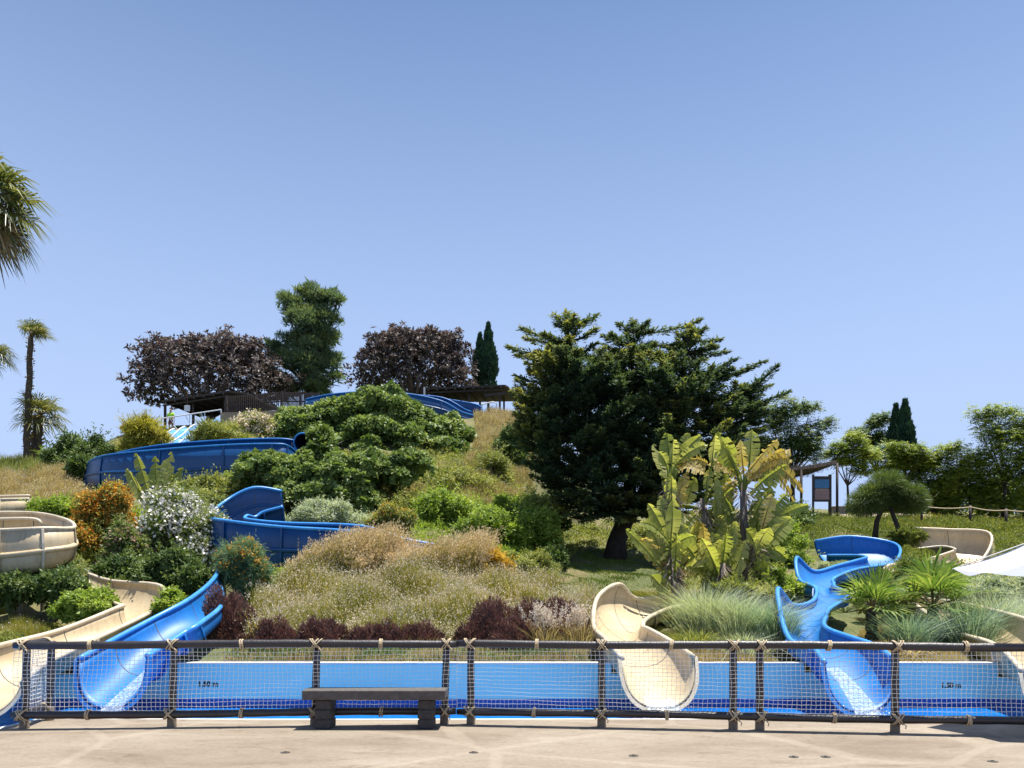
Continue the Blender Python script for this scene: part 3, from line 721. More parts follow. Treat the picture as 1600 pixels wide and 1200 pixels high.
for P_, off in ((top, -0.05), (bot, 0.16), ([a.lerp(c, .5) for a, c in zip(bot, top)], 0)):
    for a, c in zip(P_[:-1], P_[1:]): MB().beam(a + Vector((0, .05, off)), c + Vector((0, .05, off)), 0.05, 0.09).build('fence_rail', m_slat, sf)
for u in (0, .25, .5, .75, 1):
    a, c = polyl(bot, u), polyl(top, u); MB().beam(a + Vector((0, .1, -.2)), c + Vector((0, .1, .08)), 0.1, 0.1, up=Vector((0, 1, 0))).build('post', m_slat, sf)
# white railing with diagonals
wr = empty('white_railing', W(300, 668, 57), 'white metal railing with diagonal braces at the top of the lane slide', 'railing')
tp = [W(345.5, 640, 56.5), W(252, 654, 57.5)]; bt = [W(345.5, 661, 56.5), W(252, 674, 57.5)]
MB().tube(tp, 0.045, 6).build('top_rail', m_whitem, wr)
for u in (0, .27, .52, .78, 1): MB().tube([tp[0].lerp(tp[1], u), bt[0].lerp(bt[1], u)], 0.06 if u == 0 else 0.035, 6).build('upright', m_whitem, wr)
for u in (.36, .62, .88): MB().tube([tp[0].lerp(tp[1], u - .02), bt[0].lerp(bt[1], u - .14)], 0.03, 6).build('brace', m_whitem, wr)
# lane slide
m_lane = slide_mat('lane_slide_blue', (0.10, 0.34, 0.75), (0.05, 0.26, 0.68), (0.35, 0.55, 0.82), 0.35)
lt0, lt1 = W(272, 671, 56.5), W(340, 657, 55.8); lb0, lb1 = W(222, 706, 50), W(292, 694, 49.5)
ls = empty('lane_slide', (lb0 + lb1) / 2, 'wide pale blue lane slide below the white railing', 'water slide')
for k in range(4):
    rows = []
    for i in range(13):
        u = i / 12; e = u + 0.05 * math.sin(u * 9); a = lt0.lerp(lb0, u); c = lt1.lerp(lb1, u); hz = Vector((0, 0, 0.10 * math.sin(u * 9) * (1 - u)))
        rows.append([a.lerp(c, (k + w) / 4) + hz + Vector((0, 0, -0.16 * math.sin(math.pi * w))) for w in (0.04, .2, .4, .6, .8, .96)])
    vs = [p for r in rows for p in r]; fs = [(i * 6 + j, i * 6 + j + 1, i * 6 + 7 + j, i * 6 + 6 + j) for i in range(12) for j in range(5)]
    MB().add(vs, fs).build('lane', m_lane, ls, smooth=True)
for k in range(5):
    pts = []
    for i in range(13):
        u = i / 12; pts.append(lt0.lerp(lb0, u).lerp(lt1.lerp(lb1, u), k / 4) + Vector((0, 0, 0.10 * math.sin(u * 9) * (1 - u) + 0.05)))
    MB().tube(pts, 0.09 if k == 4 else 0.055, 6).build('divider', m_lane if k == 4 else m_whitem, ls, smooth=True)
sg = empty('notice_board', W(292.5, 655, 58.5), 'small white notice board hanging under the left shelter', 'sign')
MB().bbox(W(292.5, 638, 58.5), 0.44, 0.05, 0.46, 0.01).build('panel', m_whitem, sg)
MB().tube([W(292.5, 634, 58.55), W(292.5, 615, 58.55)], 0.03, 6).build('hanger', m_wood, sg)
m_rock = M('brown_rock', (0.30, 0.19, 0.11), (0.17, 0.11, 0.07), 3, 0.9, 0.6, 10)
def rock(c, sx, sy, sz, label):
    vs = []; fs = []; nu, nv = 12, 7
    for j in range(nv + 1):
        for i in range(nu):
            a = 2 * math.pi * i / nu; e = -math.pi / 2 + math.pi * j / nv; k = 1 + 0.14 * math.sin(3 * a + j) + rng.uniform(-.06, .06)
            vs.append(Vector(c) + Vector((math.cos(a) * math.cos(e) * sx * k, math.sin(a) * math.cos(e) * sy * k, math.sin(e) * sz * k)))
    for j in range(nv):
        for i in range(nu): i2 = (i + 1) % nu; fs.append((j * nu + i, j * nu + i2, j * nu + nu + i2, j * nu + nu + i))
    tag(MB().add(vs, fs).build('boulder', m_rock, smooth=True, loc=c), label, 'rock')
rock(W(206, 669, 55), 0.75, 0.6, 0.42, 'brown boulder on the skyline beside the yellow-green bush')

# ------------------------------------------------------------------ person by the white railing
m_skin = M('skin', (0.36, 0.20, 0.13), (0.32, 0.17, 0.11), 5, 0.6); m_shirt = M('lime_shirt', (0.42, 0.80, 0.05), (0.36, 0.72, 0.04), 5, 0.85)
m_short = M('red_shorts', (0.22, 0.05, 0.035), (0.17, 0.04, 0.03), 5, 0.85); m_hair = M('dark_hair', (0.015, 0.012, 0.01), rough=0.7)
def skin_mesh(verts, edges, rad, root=0, sub=2):
    me = bpy.data.meshes.new('tmp'); me.from_pydata(verts, edges, []); ob = bpy.data.objects.new('tmp_body', me); COL.objects.link(ob)
    md = ob.modifiers.new('skin', 'SKIN'); md.use_smooth_shade = True
    for i, r in enumerate(rad): me.skin_vertices[0].data[i].radius = (r if isinstance(r, tuple) else (r, r))
    me.skin_vertices[0].data[root].use_root = True
    s = ob.modifiers.new('sub', 'SUBSURF'); s.levels = sub; s.render_levels = sub
    bpy.context.view_layer.update()
    r = bpy.data.meshes.new_from_object(ob.evaluated_get(bpy.context.evaluated_depsgraph_get()))
    bpy.data.objects.remove(ob); return r
pp = W(267, 672, 58.3); pp.z = pp.z - 0.15
pe = empty('person', pp, 'person in a lime shirt and red shorts standing behind the white railing', 'person')
H = [(0,0,.95),(0,0,1.15),(0,0,1.38),(0,-.01,1.50),(0,-.03,1.60),(0,-.03,1.72),
     (.17,0,1.42),(.24,-.03,1.15),(.22,-.17,.95),(-.17,0,1.42),(-.25,-.02,1.15),(-.24,-.15,.95),
     (.09,0,.90),(.11,-.02,.50),(.12,.02,.09),(.13,-.15,.04),(-.09,0,.90),(-.11,-.02,.50),(-.12,.02,.09),(-.13,-.15,.04),
     (.215,-.22,.92),(.20,-.25,.90),(.235,-.245,.895),(.18,-.20,.93),(-.235,-.20,.92),(-.22,-.23,.90),(-.25,-.225,.895),(-.20,-.18,.93)]
E = [(0,1),(1,2),(2,3),(3,4),(4,5),(2,6),(6,7),(7,8),(2,9),(9,10),(10,11),(0,12),(12,13),(13,14),(14,15),(0,16),(16,17),(17,18),(18,19),(8,20),(20,21),(20,22),(8,23),(11,24),(24,25),(24,26),(11,27)]
Rr = [(.15,.11),(.14,.10),(.16,.11),.055,(.075,.095),(.08,.09),.06,.045,.033,.06,.045,.033,.085,.058,.04,.035,.085,.058,.04,.035,.025,.012,.012,.012,.025,.012,.012,.012]
me = skin_mesh(H, E, Rr); body = link('body', me, m_skin, pe)
me = skin_mesh([(0,0,.93),(0,0,1.15),(0,0,1.40),(.19,0,1.40),(.235,-.02,1.20),(-.19,0,1.40),(-.245,-.01,1.20)], [(0,1),(1,2),(2,3),(3,4),(2,5),(5,6)], [(.18,.135),(.165,.125),(.175,.125),.085,.075,.085,.075]); link('shirt', me, m_shirt, pe)
me = skin_mesh([(0,0,.98),(0,0,.90),(.10,0,.84),(.115,-.02,.52),(-.10,0,.84),(-.115,-.02,.52)], [(0,1),(1,2),(2,3),(1,4),(4,5)], [(.17,.13),(.16,.13),.11,.095,.11,.095]); link('shorts', me, m_short, pe)
me = skin_mesh([(0,.0,1.64),(0,-.01,1.75)], [(0,1)], [(.085,.08),(.075,.08)]); link('hair', me, m_hair, pe)

# ------------------------------------------------------------------ right side: shelter, information board, rope fence, path
m_thatch = M('dark_thatch', (0.07, 0.055, 0.045), (0.03, 0.025, 0.02), 10, 0.95, 0.8, 30)
sh = empty('thatched_shelter', G(1268, 49), 'small dark thatched shelter with round posts right of the banana plants', 'shelter')
a, c = W(1206, 734, 48.5), W(1306, 722, 47.5)
rows = []
for i in range(9):
    u = i / 8; p = a.lerp(c, u) + Vector((0, 0, -0.12 * math.sin(math.pi * u)))
    rows.append([p + Vector((0, -0.2, -0.12)), p + Vector((0, -0.1, 0.1)), p + Vector((0, 2.2, 0.32)), p + Vector((0, 4.4, 0.0)), p + Vector((0, 2.2, -0.08))])
vs = [q for r in rows for q in r]; fs = [(i * 5 + j, i * 5 + (j + 1) % 5, i * 5 + 5 + (j + 1) % 5, i * 5 + 5 + j) for i in range(8) for j in range(5)] + [(4, 3, 2, 1, 0), tuple(range(40, 45))]
MB().add(vs, fs).build('roof', m_thatch, sh)
n = 2500; k = rng.integers(0, 8, n); P = np.array([list(a.lerp(c, rng.random())) for _ in range(n)]) + np.stack([np.zeros(n), rng.uniform(-.25, 4.3, n), rng.uniform(-.16, .22, n)], 1)
quads_obj('straw', leafquads(P, np.array([0.0, -1, -0.7]) + rng.normal(0, .5, (n, 3)), rng.uniform(.15, .4, n), .02), rng.random(n), m_thatch, sh, kind='stuff')
for px, D in ((1252, 48), (1308, 47.6), (1296, 51.5), (1240, 51.5)):
    x = (px - 800) * D / F; zg = float(height(x, D)[0]); zt = a.z + (c.z - a.z) * (px - 1206) / 100 - 0.05
    MB().tube([(x, D, zg - .2), (x, D, zt)], 0.085, 8).build('post', m_wood, sh, smooth=True)
m_pblue = M('poster_blue', (0.05, 0.20, 0.42), (0.03, 0.13, 0.30), 9, 0.5); m_ppink = M('poster_pink', (0.36, 0.22, 0.21), (0.26, 0.15, 0.15), 14, 0.6); m_pline = M('poster_rust', (0.30, 0.12, 0.09), (0.42, 0.3, 0.26), 30, 0.6)
ib = empty('information_board', G(1284, 46.5), 'information board with blue and pink poster on two dark posts', 'sign')
D = 46.5; q0, q1 = W(1271, 744, D), W(1297, 784, D)
for px in (1270.5, 1297.5):
    x = (px - 800) * D / F; MB().box((x, D, (q0.z + .1 + float(height(x, D)[0]) - .2) / 2), 0.11, 0.1, q0.z + .1 - float(height(x, D)[0]) + .2).build('post', m_wood, ib)
MB().bbox(((q0.x + q1.x) / 2, D, (q0.z + q1.z) / 2), q1.x - q0.x, 0.07, q0.z - q1.z, 0.01).build('frame', m_wood, ib)
xx = (q0.x + q1.x) / 2; ww = (q1.x - q0.x) - 0.14; hh = q0.z - q1.z
MB().box((xx, D - .037, q0.z - hh * .30), ww, 0.01, hh * .34).build('poster_picture', m_pblue, ib)
MB().box((xx, D - .037, q0.z - hh * .72), ww, 0.01, hh * .40).build('poster_text_panel', m_ppink, ib)
MB().box((xx, D - .043, q0.z - hh * .535), ww * .9, 0.01, hh * .09).build('poster_heading', m_pline, ib)
for k in range(4): MB().box((xx, D - .043, q0.z - hh * (.64 + .07 * k)), ww * (.8 if k < 3 else .5), 0.008, 0.03).build('text_line', m_pline, ib)
m_path = M('path_paving', (0.42, 0.33, 0.28), (0.34, 0.27, 0.22), 3, 0.9, 0.2)
pth = MB(); vs = []
for i in range(25):
    px = 1300 + 5 * i * 1.3; 
    for D in (47.5, 49.5, 51.5): X = (px - 800) * D / F; vs.append((X, D, float(height(X, D, bumps=False)[0]) + .12))
pth.add(vs, [(i * 3 + j, i * 3 + 3 + j, i * 3 + 4 + j, i * 3 + 1 + j) for i in range(24) for j in range(2)])
tag(pth.build('footpath', m_path, smooth=True), kind='structure')
kb = empty('path_wall', G(1345, 51.8), 'low pale wall along the footpath behind the information board', 'wall')
x0, x1 = (1300 - 800) * 52 / F, (1372 - 800) * 52 / F; zz = float(height((x0 + x1) / 2, 52)[0])
MB().bbox(((x0 + x1) / 2, 52, zz + .2), x1 - x0, 0.3, 0.7, .02).build('wall_section', m_wallc, kb)
rf_ = empty('rope_rail_fence', G(1516, 45.5), 'low wooden post fence with single pale rope at far right', 'fence')
pts = []
for px in (1372, 1440, 1516, 1572, 1632, 1700):
    D = 45.5; g = G(px, D); h = 1.12; MB().tube([g - Vector((0, 0, .2)), g + Vector((0, 0, h))], .075, 8).build('post', m_wood, rf_, smooth=True); pts.append(g + Vector((0, -.08, h - .12)))
rp = []
for a, c in zip(pts[:-1], pts[1:]):
    for i in range(8): u = i / 8; rp.append(a.lerp(c, u) - Vector((0, 0, .10 * math.sin(math.pi * u))))
MB().tube(rp + [pts[-1]], .035, 5).build('rope', m_rope, rf_, smooth=True)
# ------------------------------------------------------------------ plant materials
L_ivy = ML('ivy_leaf', (0.055,0.10,0.028), (0.15,0.225,0.065), (0.36,0.42,0.17), 0.3, 0.5, 0.3, 0.5)
L_dark = ML('dark_shrub_leaf', (0.035,0.07,0.02), (0.085,0.14,0.04), (0.19,0.25,0.08), 0.25, 0.5)
L_fresh = ML('fresh_green_leaf', (0.09,0.15,0.022), (0.20,0.30,0.045), (0.38,0.45,0.10), 0.4, 0.5)
L_olive = ML('olive_leaf', (0.10,0.13,0.03), (0.21,0.245,0.06), (0.38,0.38,0.13), 0.35, 0.55)
L_oleander = ML('oleander_leaf', (0.06,0.10,0.025), (0.16,0.21,0.065), (0.34,0.38,0.16), 0.35, 0.5)
L_conifer = ML('cypress_spray', (0.036,0.068,0.040), (0.075,0.118,0.058), (0.38,0.36,0.08), 0.35, 0.65, 0.2, 0.2)
L_fig = ML('fig_leaf', (0.045,0.038,0.040), (0.09,0.078,0.078), (0.22,0.19,0.17), 0.18, 0.6, 0.3, 0.3, (1.3, 0.9, 0.7))
L_cas = ML('fine_needle', (0.07,0.115,0.075), (0.12,0.185,0.11), (0.25,0.29,0.10), 0.35, 0.6, 0.2, 0.35)
L_cyp = ML('slim_cypress_leaf', (0.012,0.036,0.022), (0.022,0.058,0.034), (0.048,0.102,0.054), 0.15, 0.7, 0.2)
L_feather = ML('feathery_leaf', (0.08,0.13,0.018), (0.18,0.25,0.035), (0.36,0.40,0.09), 0.45, 0.5)
L_blue = ML('bluegreen_leaf', (0.065,0.130,0.072), (0.117,0.208,0.111), (0.208,0.312,0.169), 0.3, 0.6)
L_banana = ML('banana_leaf', (0.15,0.20,0.045), (0.28,0.31,0.08), (0.47,0.46,0.19), 0.5, 0.4, 0.4, 0.9)
L_banold = ML('withered_banana_leaf', (0.260,0.190,0.060), (0.420,0.330,0.100), (0.550,0.460,0.220), 0.4, 0.6, 0.3, 0.9)
L_thatch = ML('dead_leaf', (0.120,0.100,0.090), (0.240,0.200,0.170), (0.420,0.360,0.300), 0.15, 0.8, 0.2)
L_palm = ML('palm_leaf', (0.05,0.07,0.02), (0.12,0.14,0.04), (0.28,0.26,0.09), 0.3, 0.4, 0.5)
L_palmold = ML('old_palm_leaf', (0.130,0.091,0.039), (0.286,0.195,0.091), (0.468,0.338,0.169), 0.3, 0.6)
L_fan = ML('fan_palm_leaf', (0.078,0.143,0.026), (0.143,0.234,0.046), (0.338,0.377,0.117), 0.35, 0.35, 0.5)
L_grey = ML('silver_grass', (0.17,0.22,0.14), (0.38,0.44,0.32), (0.62,0.66,0.52), 0.3, 0.7, 0.2)
L_greyblue = ML('bluish_grass', (0.10,0.18,0.13), (0.22,0.32,0.25), (0.42,0.52,0.42), 0.3, 0.7, 0.2)
L_purple = ML('purple_leaf', (0.06,0.032,0.03), (0.125,0.07,0.06), (0.25,0.155,0.12), 0.25, 0.6, 0.2, 0.8, (1.3, 0.9, 0.8))
L_straw = ML('dry_straw', (0.26,0.19,0.08), (0.45,0.35,0.165), (0.62,0.52,0.31), 0.3, 0.8, 0.15)
L_seed = ML('pale_seed', (0.54,0.45,0.33), (0.71,0.62,0.48), (0.83,0.77,0.66), 0.3, 0.8, 0.15, 0.8, (1.1, 1, .9))
L_white = ML('white_petal', (0.620,0.580,0.520), (0.780,0.750,0.700), (0.850,0.830,0.800), 0.25, 0.7, 0.2, 0.8, (1, 1, 1))
L_pink = ML('pink_petal', (0.500,0.250,0.220), (0.620,0.360,0.300), (0.720,0.500,0.400), 0.25, 0.7, 0.2, 0.8, (1, 1, 1))
L_orange = ML('orange_petal', (0.420,0.160,0.020), (0.580,0.300,0.040), (0.660,0.440,0.100), 0.3, 0.7, 0.2, 0.8, (1.1, 1, .8))
L_yellow = ML('yellow_petal', (0.380,0.240,0.020), (0.550,0.360,0.030), (0.660,0.480,0.080), 0.3, 0.7, 0.2, 0.8, (1.1, 1, .8))
L_meadow = ML('meadow_blade', (0.14,0.16,0.018), (0.25,0.26,0.035), (0.46,0.37,0.14), 0.4, 0.6, 0.2, 0.7)
L_lawn = ML('lawn_blade', (0.065,0.111,0.018), (0.117,0.182,0.029), (0.195,0.247,0.052), 0.35, 0.6, 0.2)
L_juniper = ML('juniper_leaf', (0.05,0.085,0.018), (0.12,0.16,0.035), (0.26,0.28,0.08), 0.35, 0.6, 0.2)
L_wheat = ML('wheat_seed', (0.46,0.34,0.18), (0.66,0.53,0.32), (0.82,0.72,0.54), 0.35, 0.8, 0.15, 0.8, (1.1, 1, .8))
L_lime = ML('yellowgreen_leaf', (0.169,0.169,0.026), (0.325,0.312,0.052), (0.520,0.468,0.117), 0.4, 0.6, 0.2)
m_bark = M('dark_bark', (0.055,0.042,0.035), (0.025,0.02,0.017), 7, 0.9, 0.8, 20)
m_palmbark = M('palm_bark', (0.10,0.075,0.055), (0.045,0.034,0.027), 9, 0.9, 0.9, 14)
m_greybark = M('grey_bark', (0.20,0.16,0.14), (0.10,0.08,0.07), 8, 0.9, 0.8, 24)

# ------------------------------------------------------------------ plant builders
def lump_leaves(C, R, n, ll, lw, up=0.35, shell=0.55, out=0.9, spread=0.8, droop=0.0, inner=0.1, tintlo=0.0, tinthi=1.0, flat=True):
    """leaves round lumps with centres C (m,3) and radii R (m,3): more on top and outside, a few big ones inside"""
    C = np.asarray(C, float); R = np.asarray(R, float)
    w = R[:, 0] * R[:, 2]; w = w / w.sum(); k = rng.choice(len(C), n, p=w)
    d = rdirs(n); d[:, 2] = np.where(d[:, 2] < -0.25, -d[:, 2] * 0.8, d[:, 2]); d = unit(d)
    r = shell + (1.06 - shell) * rng.random(n) ** 0.6
    P = C[k] + d * R[k] * r[:, None]
    A = d * out + rng.normal(size=(n, 3)) * spread + np.array([0, 0, up - droop])
    L = ll * rng.uniform(0.65, 1.25, n); Wd = lw * rng.uniform(0.7, 1.2, n)
    Nn = d * .5 + np.array([0, -.15, .75]) + rng.normal(size=(n, 3)) * .62
    Q = leafquads(P, A, L, Wd, 0.12, Nn if flat else None)
    ct = rng.uniform(-0.18, 0.18, len(C)); T = np.clip(rng.random(n) * 0.75 + 0.12 + ct[k], tintlo, tinthi)
    if inner:
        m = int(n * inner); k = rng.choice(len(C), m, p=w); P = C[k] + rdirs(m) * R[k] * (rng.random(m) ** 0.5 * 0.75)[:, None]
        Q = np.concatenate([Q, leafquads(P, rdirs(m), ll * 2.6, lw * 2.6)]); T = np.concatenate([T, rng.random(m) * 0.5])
    return Q, T

def lumps_in(c, r, m, k=0.34, zlo=-0.5):
    """m lump centres spread through the outer part of an ellipsoid"""
    d = rdirs(m * 3); d = d[d[:, 2] > zlo][:m]
    c = np.array(c, float); r = np.array(r, float); rr = k * rng.uniform(0.7, 1.3, len(d))
    P = c + d * r * (1 - rr * 0.75)[:, None] * (0.55 + 0.45 * rng.random(len(d)) ** 0.4)[:, None]
    s = (r[0] * r[1] * r[2]) ** (1 / 3)
    R = np.stack([rr * r[0] * .6 + rr * s * .4, rr * r[1] * .6 + rr * s * .4, rr * r[2] * .5 + rr * s * .35], 1)
    return np.concatenate([P, [c]]), np.concatenate([R, [r * 0.62]])

def stems(base, tips, r0, mat, parent, n=5, name='stem'):
    mb = MB(); base = Vector(base)
    for tp in tips:
        tp = Vector(tp); mid = base.lerp(tp, 0.5) + Vector(rng.normal(0, 0.08, 3) * (tp - base).length)
        mb.tube([base - Vector((0, 0, .1)), mid, tp], [r0, r0 * .7, r0 * .25], n)
    return mb.build(name, mat, parent, smooth=True)

def shrub(name, label, cat, px, D, wpx, ytop, mat, n, ll, lw, base=None, depth=0.8, m=22, k=0.34, group=None, flowers=None, core=True, **kw):
    g = G(px, D); zt = CZ + (HOR - ytop) * D / F; zb = g.z if base is None else CZ + (HOR - base) * D / F
    h = max(zt - zb, 0.3); rx = wpx / 2 * D / F
    g = Vector((g.x, D, zb)); root = empty(name, g, label, cat, group)
    c = (g.x, D, zb + h * 0.12); r = (rx, rx * depth, h * 0.86)
    C, R = lumps_in(c, r, m, k, -0.12)
    C[:-1] += rng.normal(0, 1, (len(C) - 1, 3)) * np.array([rx * .14, rx * .1, h * .09])
    Q, T = lump_leaves(C, R, n, ll, lw, **kw)
    ns = int(n * .14) // 9 + 4; kk = rng.integers(0, len(C) - 1, ns); d = rdirs(ns); d[:, 2] = np.abs(d[:, 2]) + .35; d = unit(d); o_ = C[kk] + d * R[kk] * .8
    ln = rng.uniform(.12, .38, ns) * min(h, rx * 1.5); u_ = np.tile(np.linspace(.15, 1, 9), ns); o9 = np.repeat(o_, 9, 0) + np.repeat(d * ln[:, None], 9, 0) * u_[:, None] + rng.normal(0, .012, (ns * 9, 3))
    Q = np.concatenate([Q, leafquads(o9, np.repeat(d, 9, 0) * .5 + rdirs(ns * 9) * .8, ll * .9, lw * .9, .1)]); T = np.concatenate([T, np.clip(np.repeat(rng.random(ns), 9) * .5 + .45, 0, 1)])
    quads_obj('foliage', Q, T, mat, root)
    stems(g, C[rng.integers(0, len(C), 6)], min(0.06, 0.03 * h + .01), m_bark, root)
    if flowers:
        fm, fn, fs, lo = flowers
        d = rdirs(fn * 4); d = d[(d[:, 2] > lo) & (d[:, 1] < 0.5)][:fn]; kk = rng.integers(0, len(C) - 1, len(d))
        P = C[kk] + d * R[kk] * 1.12; P = np.repeat(P, 4, 0) + rng.normal(0, fs * .7, (len(P) * 4, 3))
        quads_obj('flowers', leafquads(P, rdirs(len(P)), fs, fs), rng.random(len(P)), fm, root, kind='stuff')
    return root

def blades(P, h, w, lean=0.35, wind=(0.0, 0, 0)):
    n = len(P); a = rng.uniform(0, 2 * math.pi, n); ld = np.stack([np.cos(a), np.sin(a), np.zeros(n)], 1) * (lean * rng.random(n))[:, None] + np.array(wind)
    h = np.broadcast_to(h, (n,))[:, None]; s = np.stack([-np.sin(a + .7), np.cos(a + .7), np.zeros(n)], 1) * w / 2
    up = np.array([0, 0, 1.0]); mid = P + (up * 0.55 + ld * 0.35) * h; tip = P + (up * 0.95 + ld * 1.05) * h
    Q = np.concatenate([np.stack([P - s, P + s, mid + s * .8, mid - s * .8], 1), np.stack([mid - s * .8, mid + s * .8, tip + s * .1, tip - s * .1], 1)])
    return Q, mid, tip

def tuft(name, label, px, D, n, h, rad, w, mat, cat='grass', lean=1.0, group=None, py=None):
    g = G(px, D); root = empty(name, g, label, cat, group)
    P = np.array(g) + np.concatenate([rng.normal(0, rad, (n, 2)), np.zeros((n, 1))], 1) - np.array([0, 0, .05])
    Q, m_, t_ = blades(P, h * rng.uniform(.55, 1.1, n), w, lean)
    d = (P - np.array(g)); d[:, 2] = 0; Q[:n, 2:] += (d * 1.0)[:, None]; Q[n:, :2] += (d * 1.0)[:, None]; Q[n:, 2:] += (d * 2.3)[:, None]
    Q[n:, 2:, 2] -= (np.linalg.norm(d, axis=1) * 0.9)[:, None]
    quads_obj('blades', Q, np.tile(rng.random(n), 2), mat, root)
    return root

def meadow(name, label, poly, n, h, w, mat, seeds=None, lean=0.4, wind=(0.06, 0, 0), dlo=17.3, dhi=66, cat='grass'):
    P = region(poly, n, dlo, dhi); n = len(P)
    hh = h * rng.uniform(.45, 1.15, n) * (0.8 + 0.3 * np.sin(P[:, 0] * 2.1 + np.sin(P[:, 1] * 1.7) * 2))
    Q, mid, tip = blades(P - np.array([0, 0, .04]), hh, w, lean, wind)
    root = empty(name, P.mean(0)); tag(root, label, cat, kind='stuff')
    quads_obj('blades', Q, np.tile(rng.random(n), 2), mat, root, kind='stuff')
    if seeds:
        sm, sn, ss = seeds; k = rng.integers(0, n, sn); S = tip[k] - (tip[k] - mid[k]) * (rng.random(sn) * .5)[:, None] + rng.normal(0, .02, (sn, 3))
        quads_obj('seed_heads', leafquads(S, (tip - mid)[k] + rng.normal(0, .15, (sn, 3)), ss * rng.uniform(.6, 1.5, sn), ss * .5), rng.random(sn), sm, root, kind='stuff')
    return root

def cover(name, label, poly, n, ll, lw, mat, lift=0.25, dlo=17.3, dhi=66, cat='ground cover'):
    """low leafy carpet"""
    P = region(poly, n, dlo, dhi); n = len(P)
    bump = 0.5 + 0.5 * np.sin(P[:, 0] * 3.3 + 1.5 * np.sin(P[:, 1] * 2.1)) * np.cos(P[:, 1] * 2.9)
    P[:, 2] += lift * bump * rng.random(n) ** .5 + .02
    root = empty(name, P.mean(0)); tag(root, label, cat, kind='stuff')
    A = rng.normal(0, .7, (n, 3)) + np.array([0, -.15, .75])
    quads_obj('leaves', leafquads(P, A, ll * rng.uniform(.6, 1.3, n), lw * rng.uniform(.7, 1.2, n), .1), np.clip(rng.random(n) * .8 + .2 * bump, 0, 1), mat, root, kind='stuff')
    return root

def fan(o, d, pet, r, nb, droop, wind=Vector((0, 0, 0)), spanang=135, w=0.05):
    """one fan-palm leaf: petiole points and blade quads"""
    o = Vector(o); d = Vector(d).normalized(); h = o + d * pet + Vector((0, 0, -0.12 * pet)) + wind * pet
    d2 = (d + Vector((0, 0, -0.25)) + wind * 0.8).normalized(); s = d2.cross(Vector((0, 0, 1)))
    if s.length < .05: s = Vector((1, 0, 0))
    s.normalize(); nrm = s.cross(d2); Q = []
    for i in range(nb):
        a = math.radians(-spanang + 2 * spanang * i / (nb - 1) + rng.uniform(-4, 4)); q = d2 * math.cos(a) + s * math.sin(a) + nrm * 0.25 * abs(math.sin(a))
        q.normalize(); rl = r * rng.uniform(.85, 1.1) * (1 - 0.15 * abs(a) / 2.4); sd = q.cross(nrm).normalized() * w * r * .5
        m = h + q * rl * .6; tp = h + q * rl + Vector((0, 0, -droop * rl * rng.uniform(.6, 1.3))) + wind * rl * .5
        Q.append((h - sd * .3, h + sd * .3, m + sd, m - sd)); Q.append((m - sd, m + sd, tp + sd * .1, tp - sd * .1))
    return [o, o.lerp(h, .5) + Vector((0, 0, .05 * pet)), h], Q

def palm(label, base, top, nf, pet, r, trunk_r, wind=(0, 0, 0), nb=22, droop=.35, skirt=0, name='palm_tree', mat=None, lo=-30, hi=75, w=0.06, group=None, bark=None):
    base, top = Vector(base), Vector(top); wind = Vector(wind); root = empty(name, base, label, 'palm tree', group)
    n = 16; pts = [base.lerp(top, i / n) + Vector((.04 * math.sin(i * 1.3), 0, 0)) * (1 if 0 < i < n else 0) for i in range(n + 1)]
    rad = [trunk_r * (1.25 - .35 * (i / n)) * (1 + .07 * math.sin(i * 2.7)) for i in range(n + 1)]
    MB().tube([base - Vector((0, 0, .3))] + pts, [rad[0] * 1.2] + rad, 9).build('trunk', bark or m_palmbark, root, smooth=True)
    L = (top - base).length
    if L > 2:   # old leaf stubs on the trunk
        k = int(L * 22); P = np.array([list(base.lerp(top, rng.uniform(.05, 1))) for _ in range(k)]); a = rng.uniform(0, 6.28, k)
        dd = np.stack([np.cos(a), np.sin(a), np.full(k, .5)], 1); P += dd * np.array([1, 1, 0]) * trunk_r * .85
        quads_obj('leaf_stubs', leafquads(P, dd, trunk_r * 1.1, trunk_r * .5), rng.random(k), L_palmold, root, kind='stuff')
    for i in range(nf + skirt):
        old = i >= nf; a = i * 2.39996 + rng.uniform(-.2, .2); e = math.radians(rng.uniform(-75, -45) if old else lo + (hi - lo) * ((i + .5) / nf) ** 1.0)
        d = Vector((math.cos(a) * math.cos(e), math.sin(a) * math.cos(e), math.sin(e))) + wind * (.6 if not old else .2)
        pts, Q = fan(top, d, pet * rng.uniform(.8, 1.15), r * rng.uniform(.85, 1.1), nb, droop, wind * .4, w=w)
        fo = quads_obj('frond', np.array([[list(v) for v in q] for q in Q]), rng.random(len(Q)), L_palmold if old else (mat or L_palm), root)
        MB().tube(pts, [.035 * r, .025 * r, .015 * r], 4).build('petiole', L_palmold, fo)
    return root

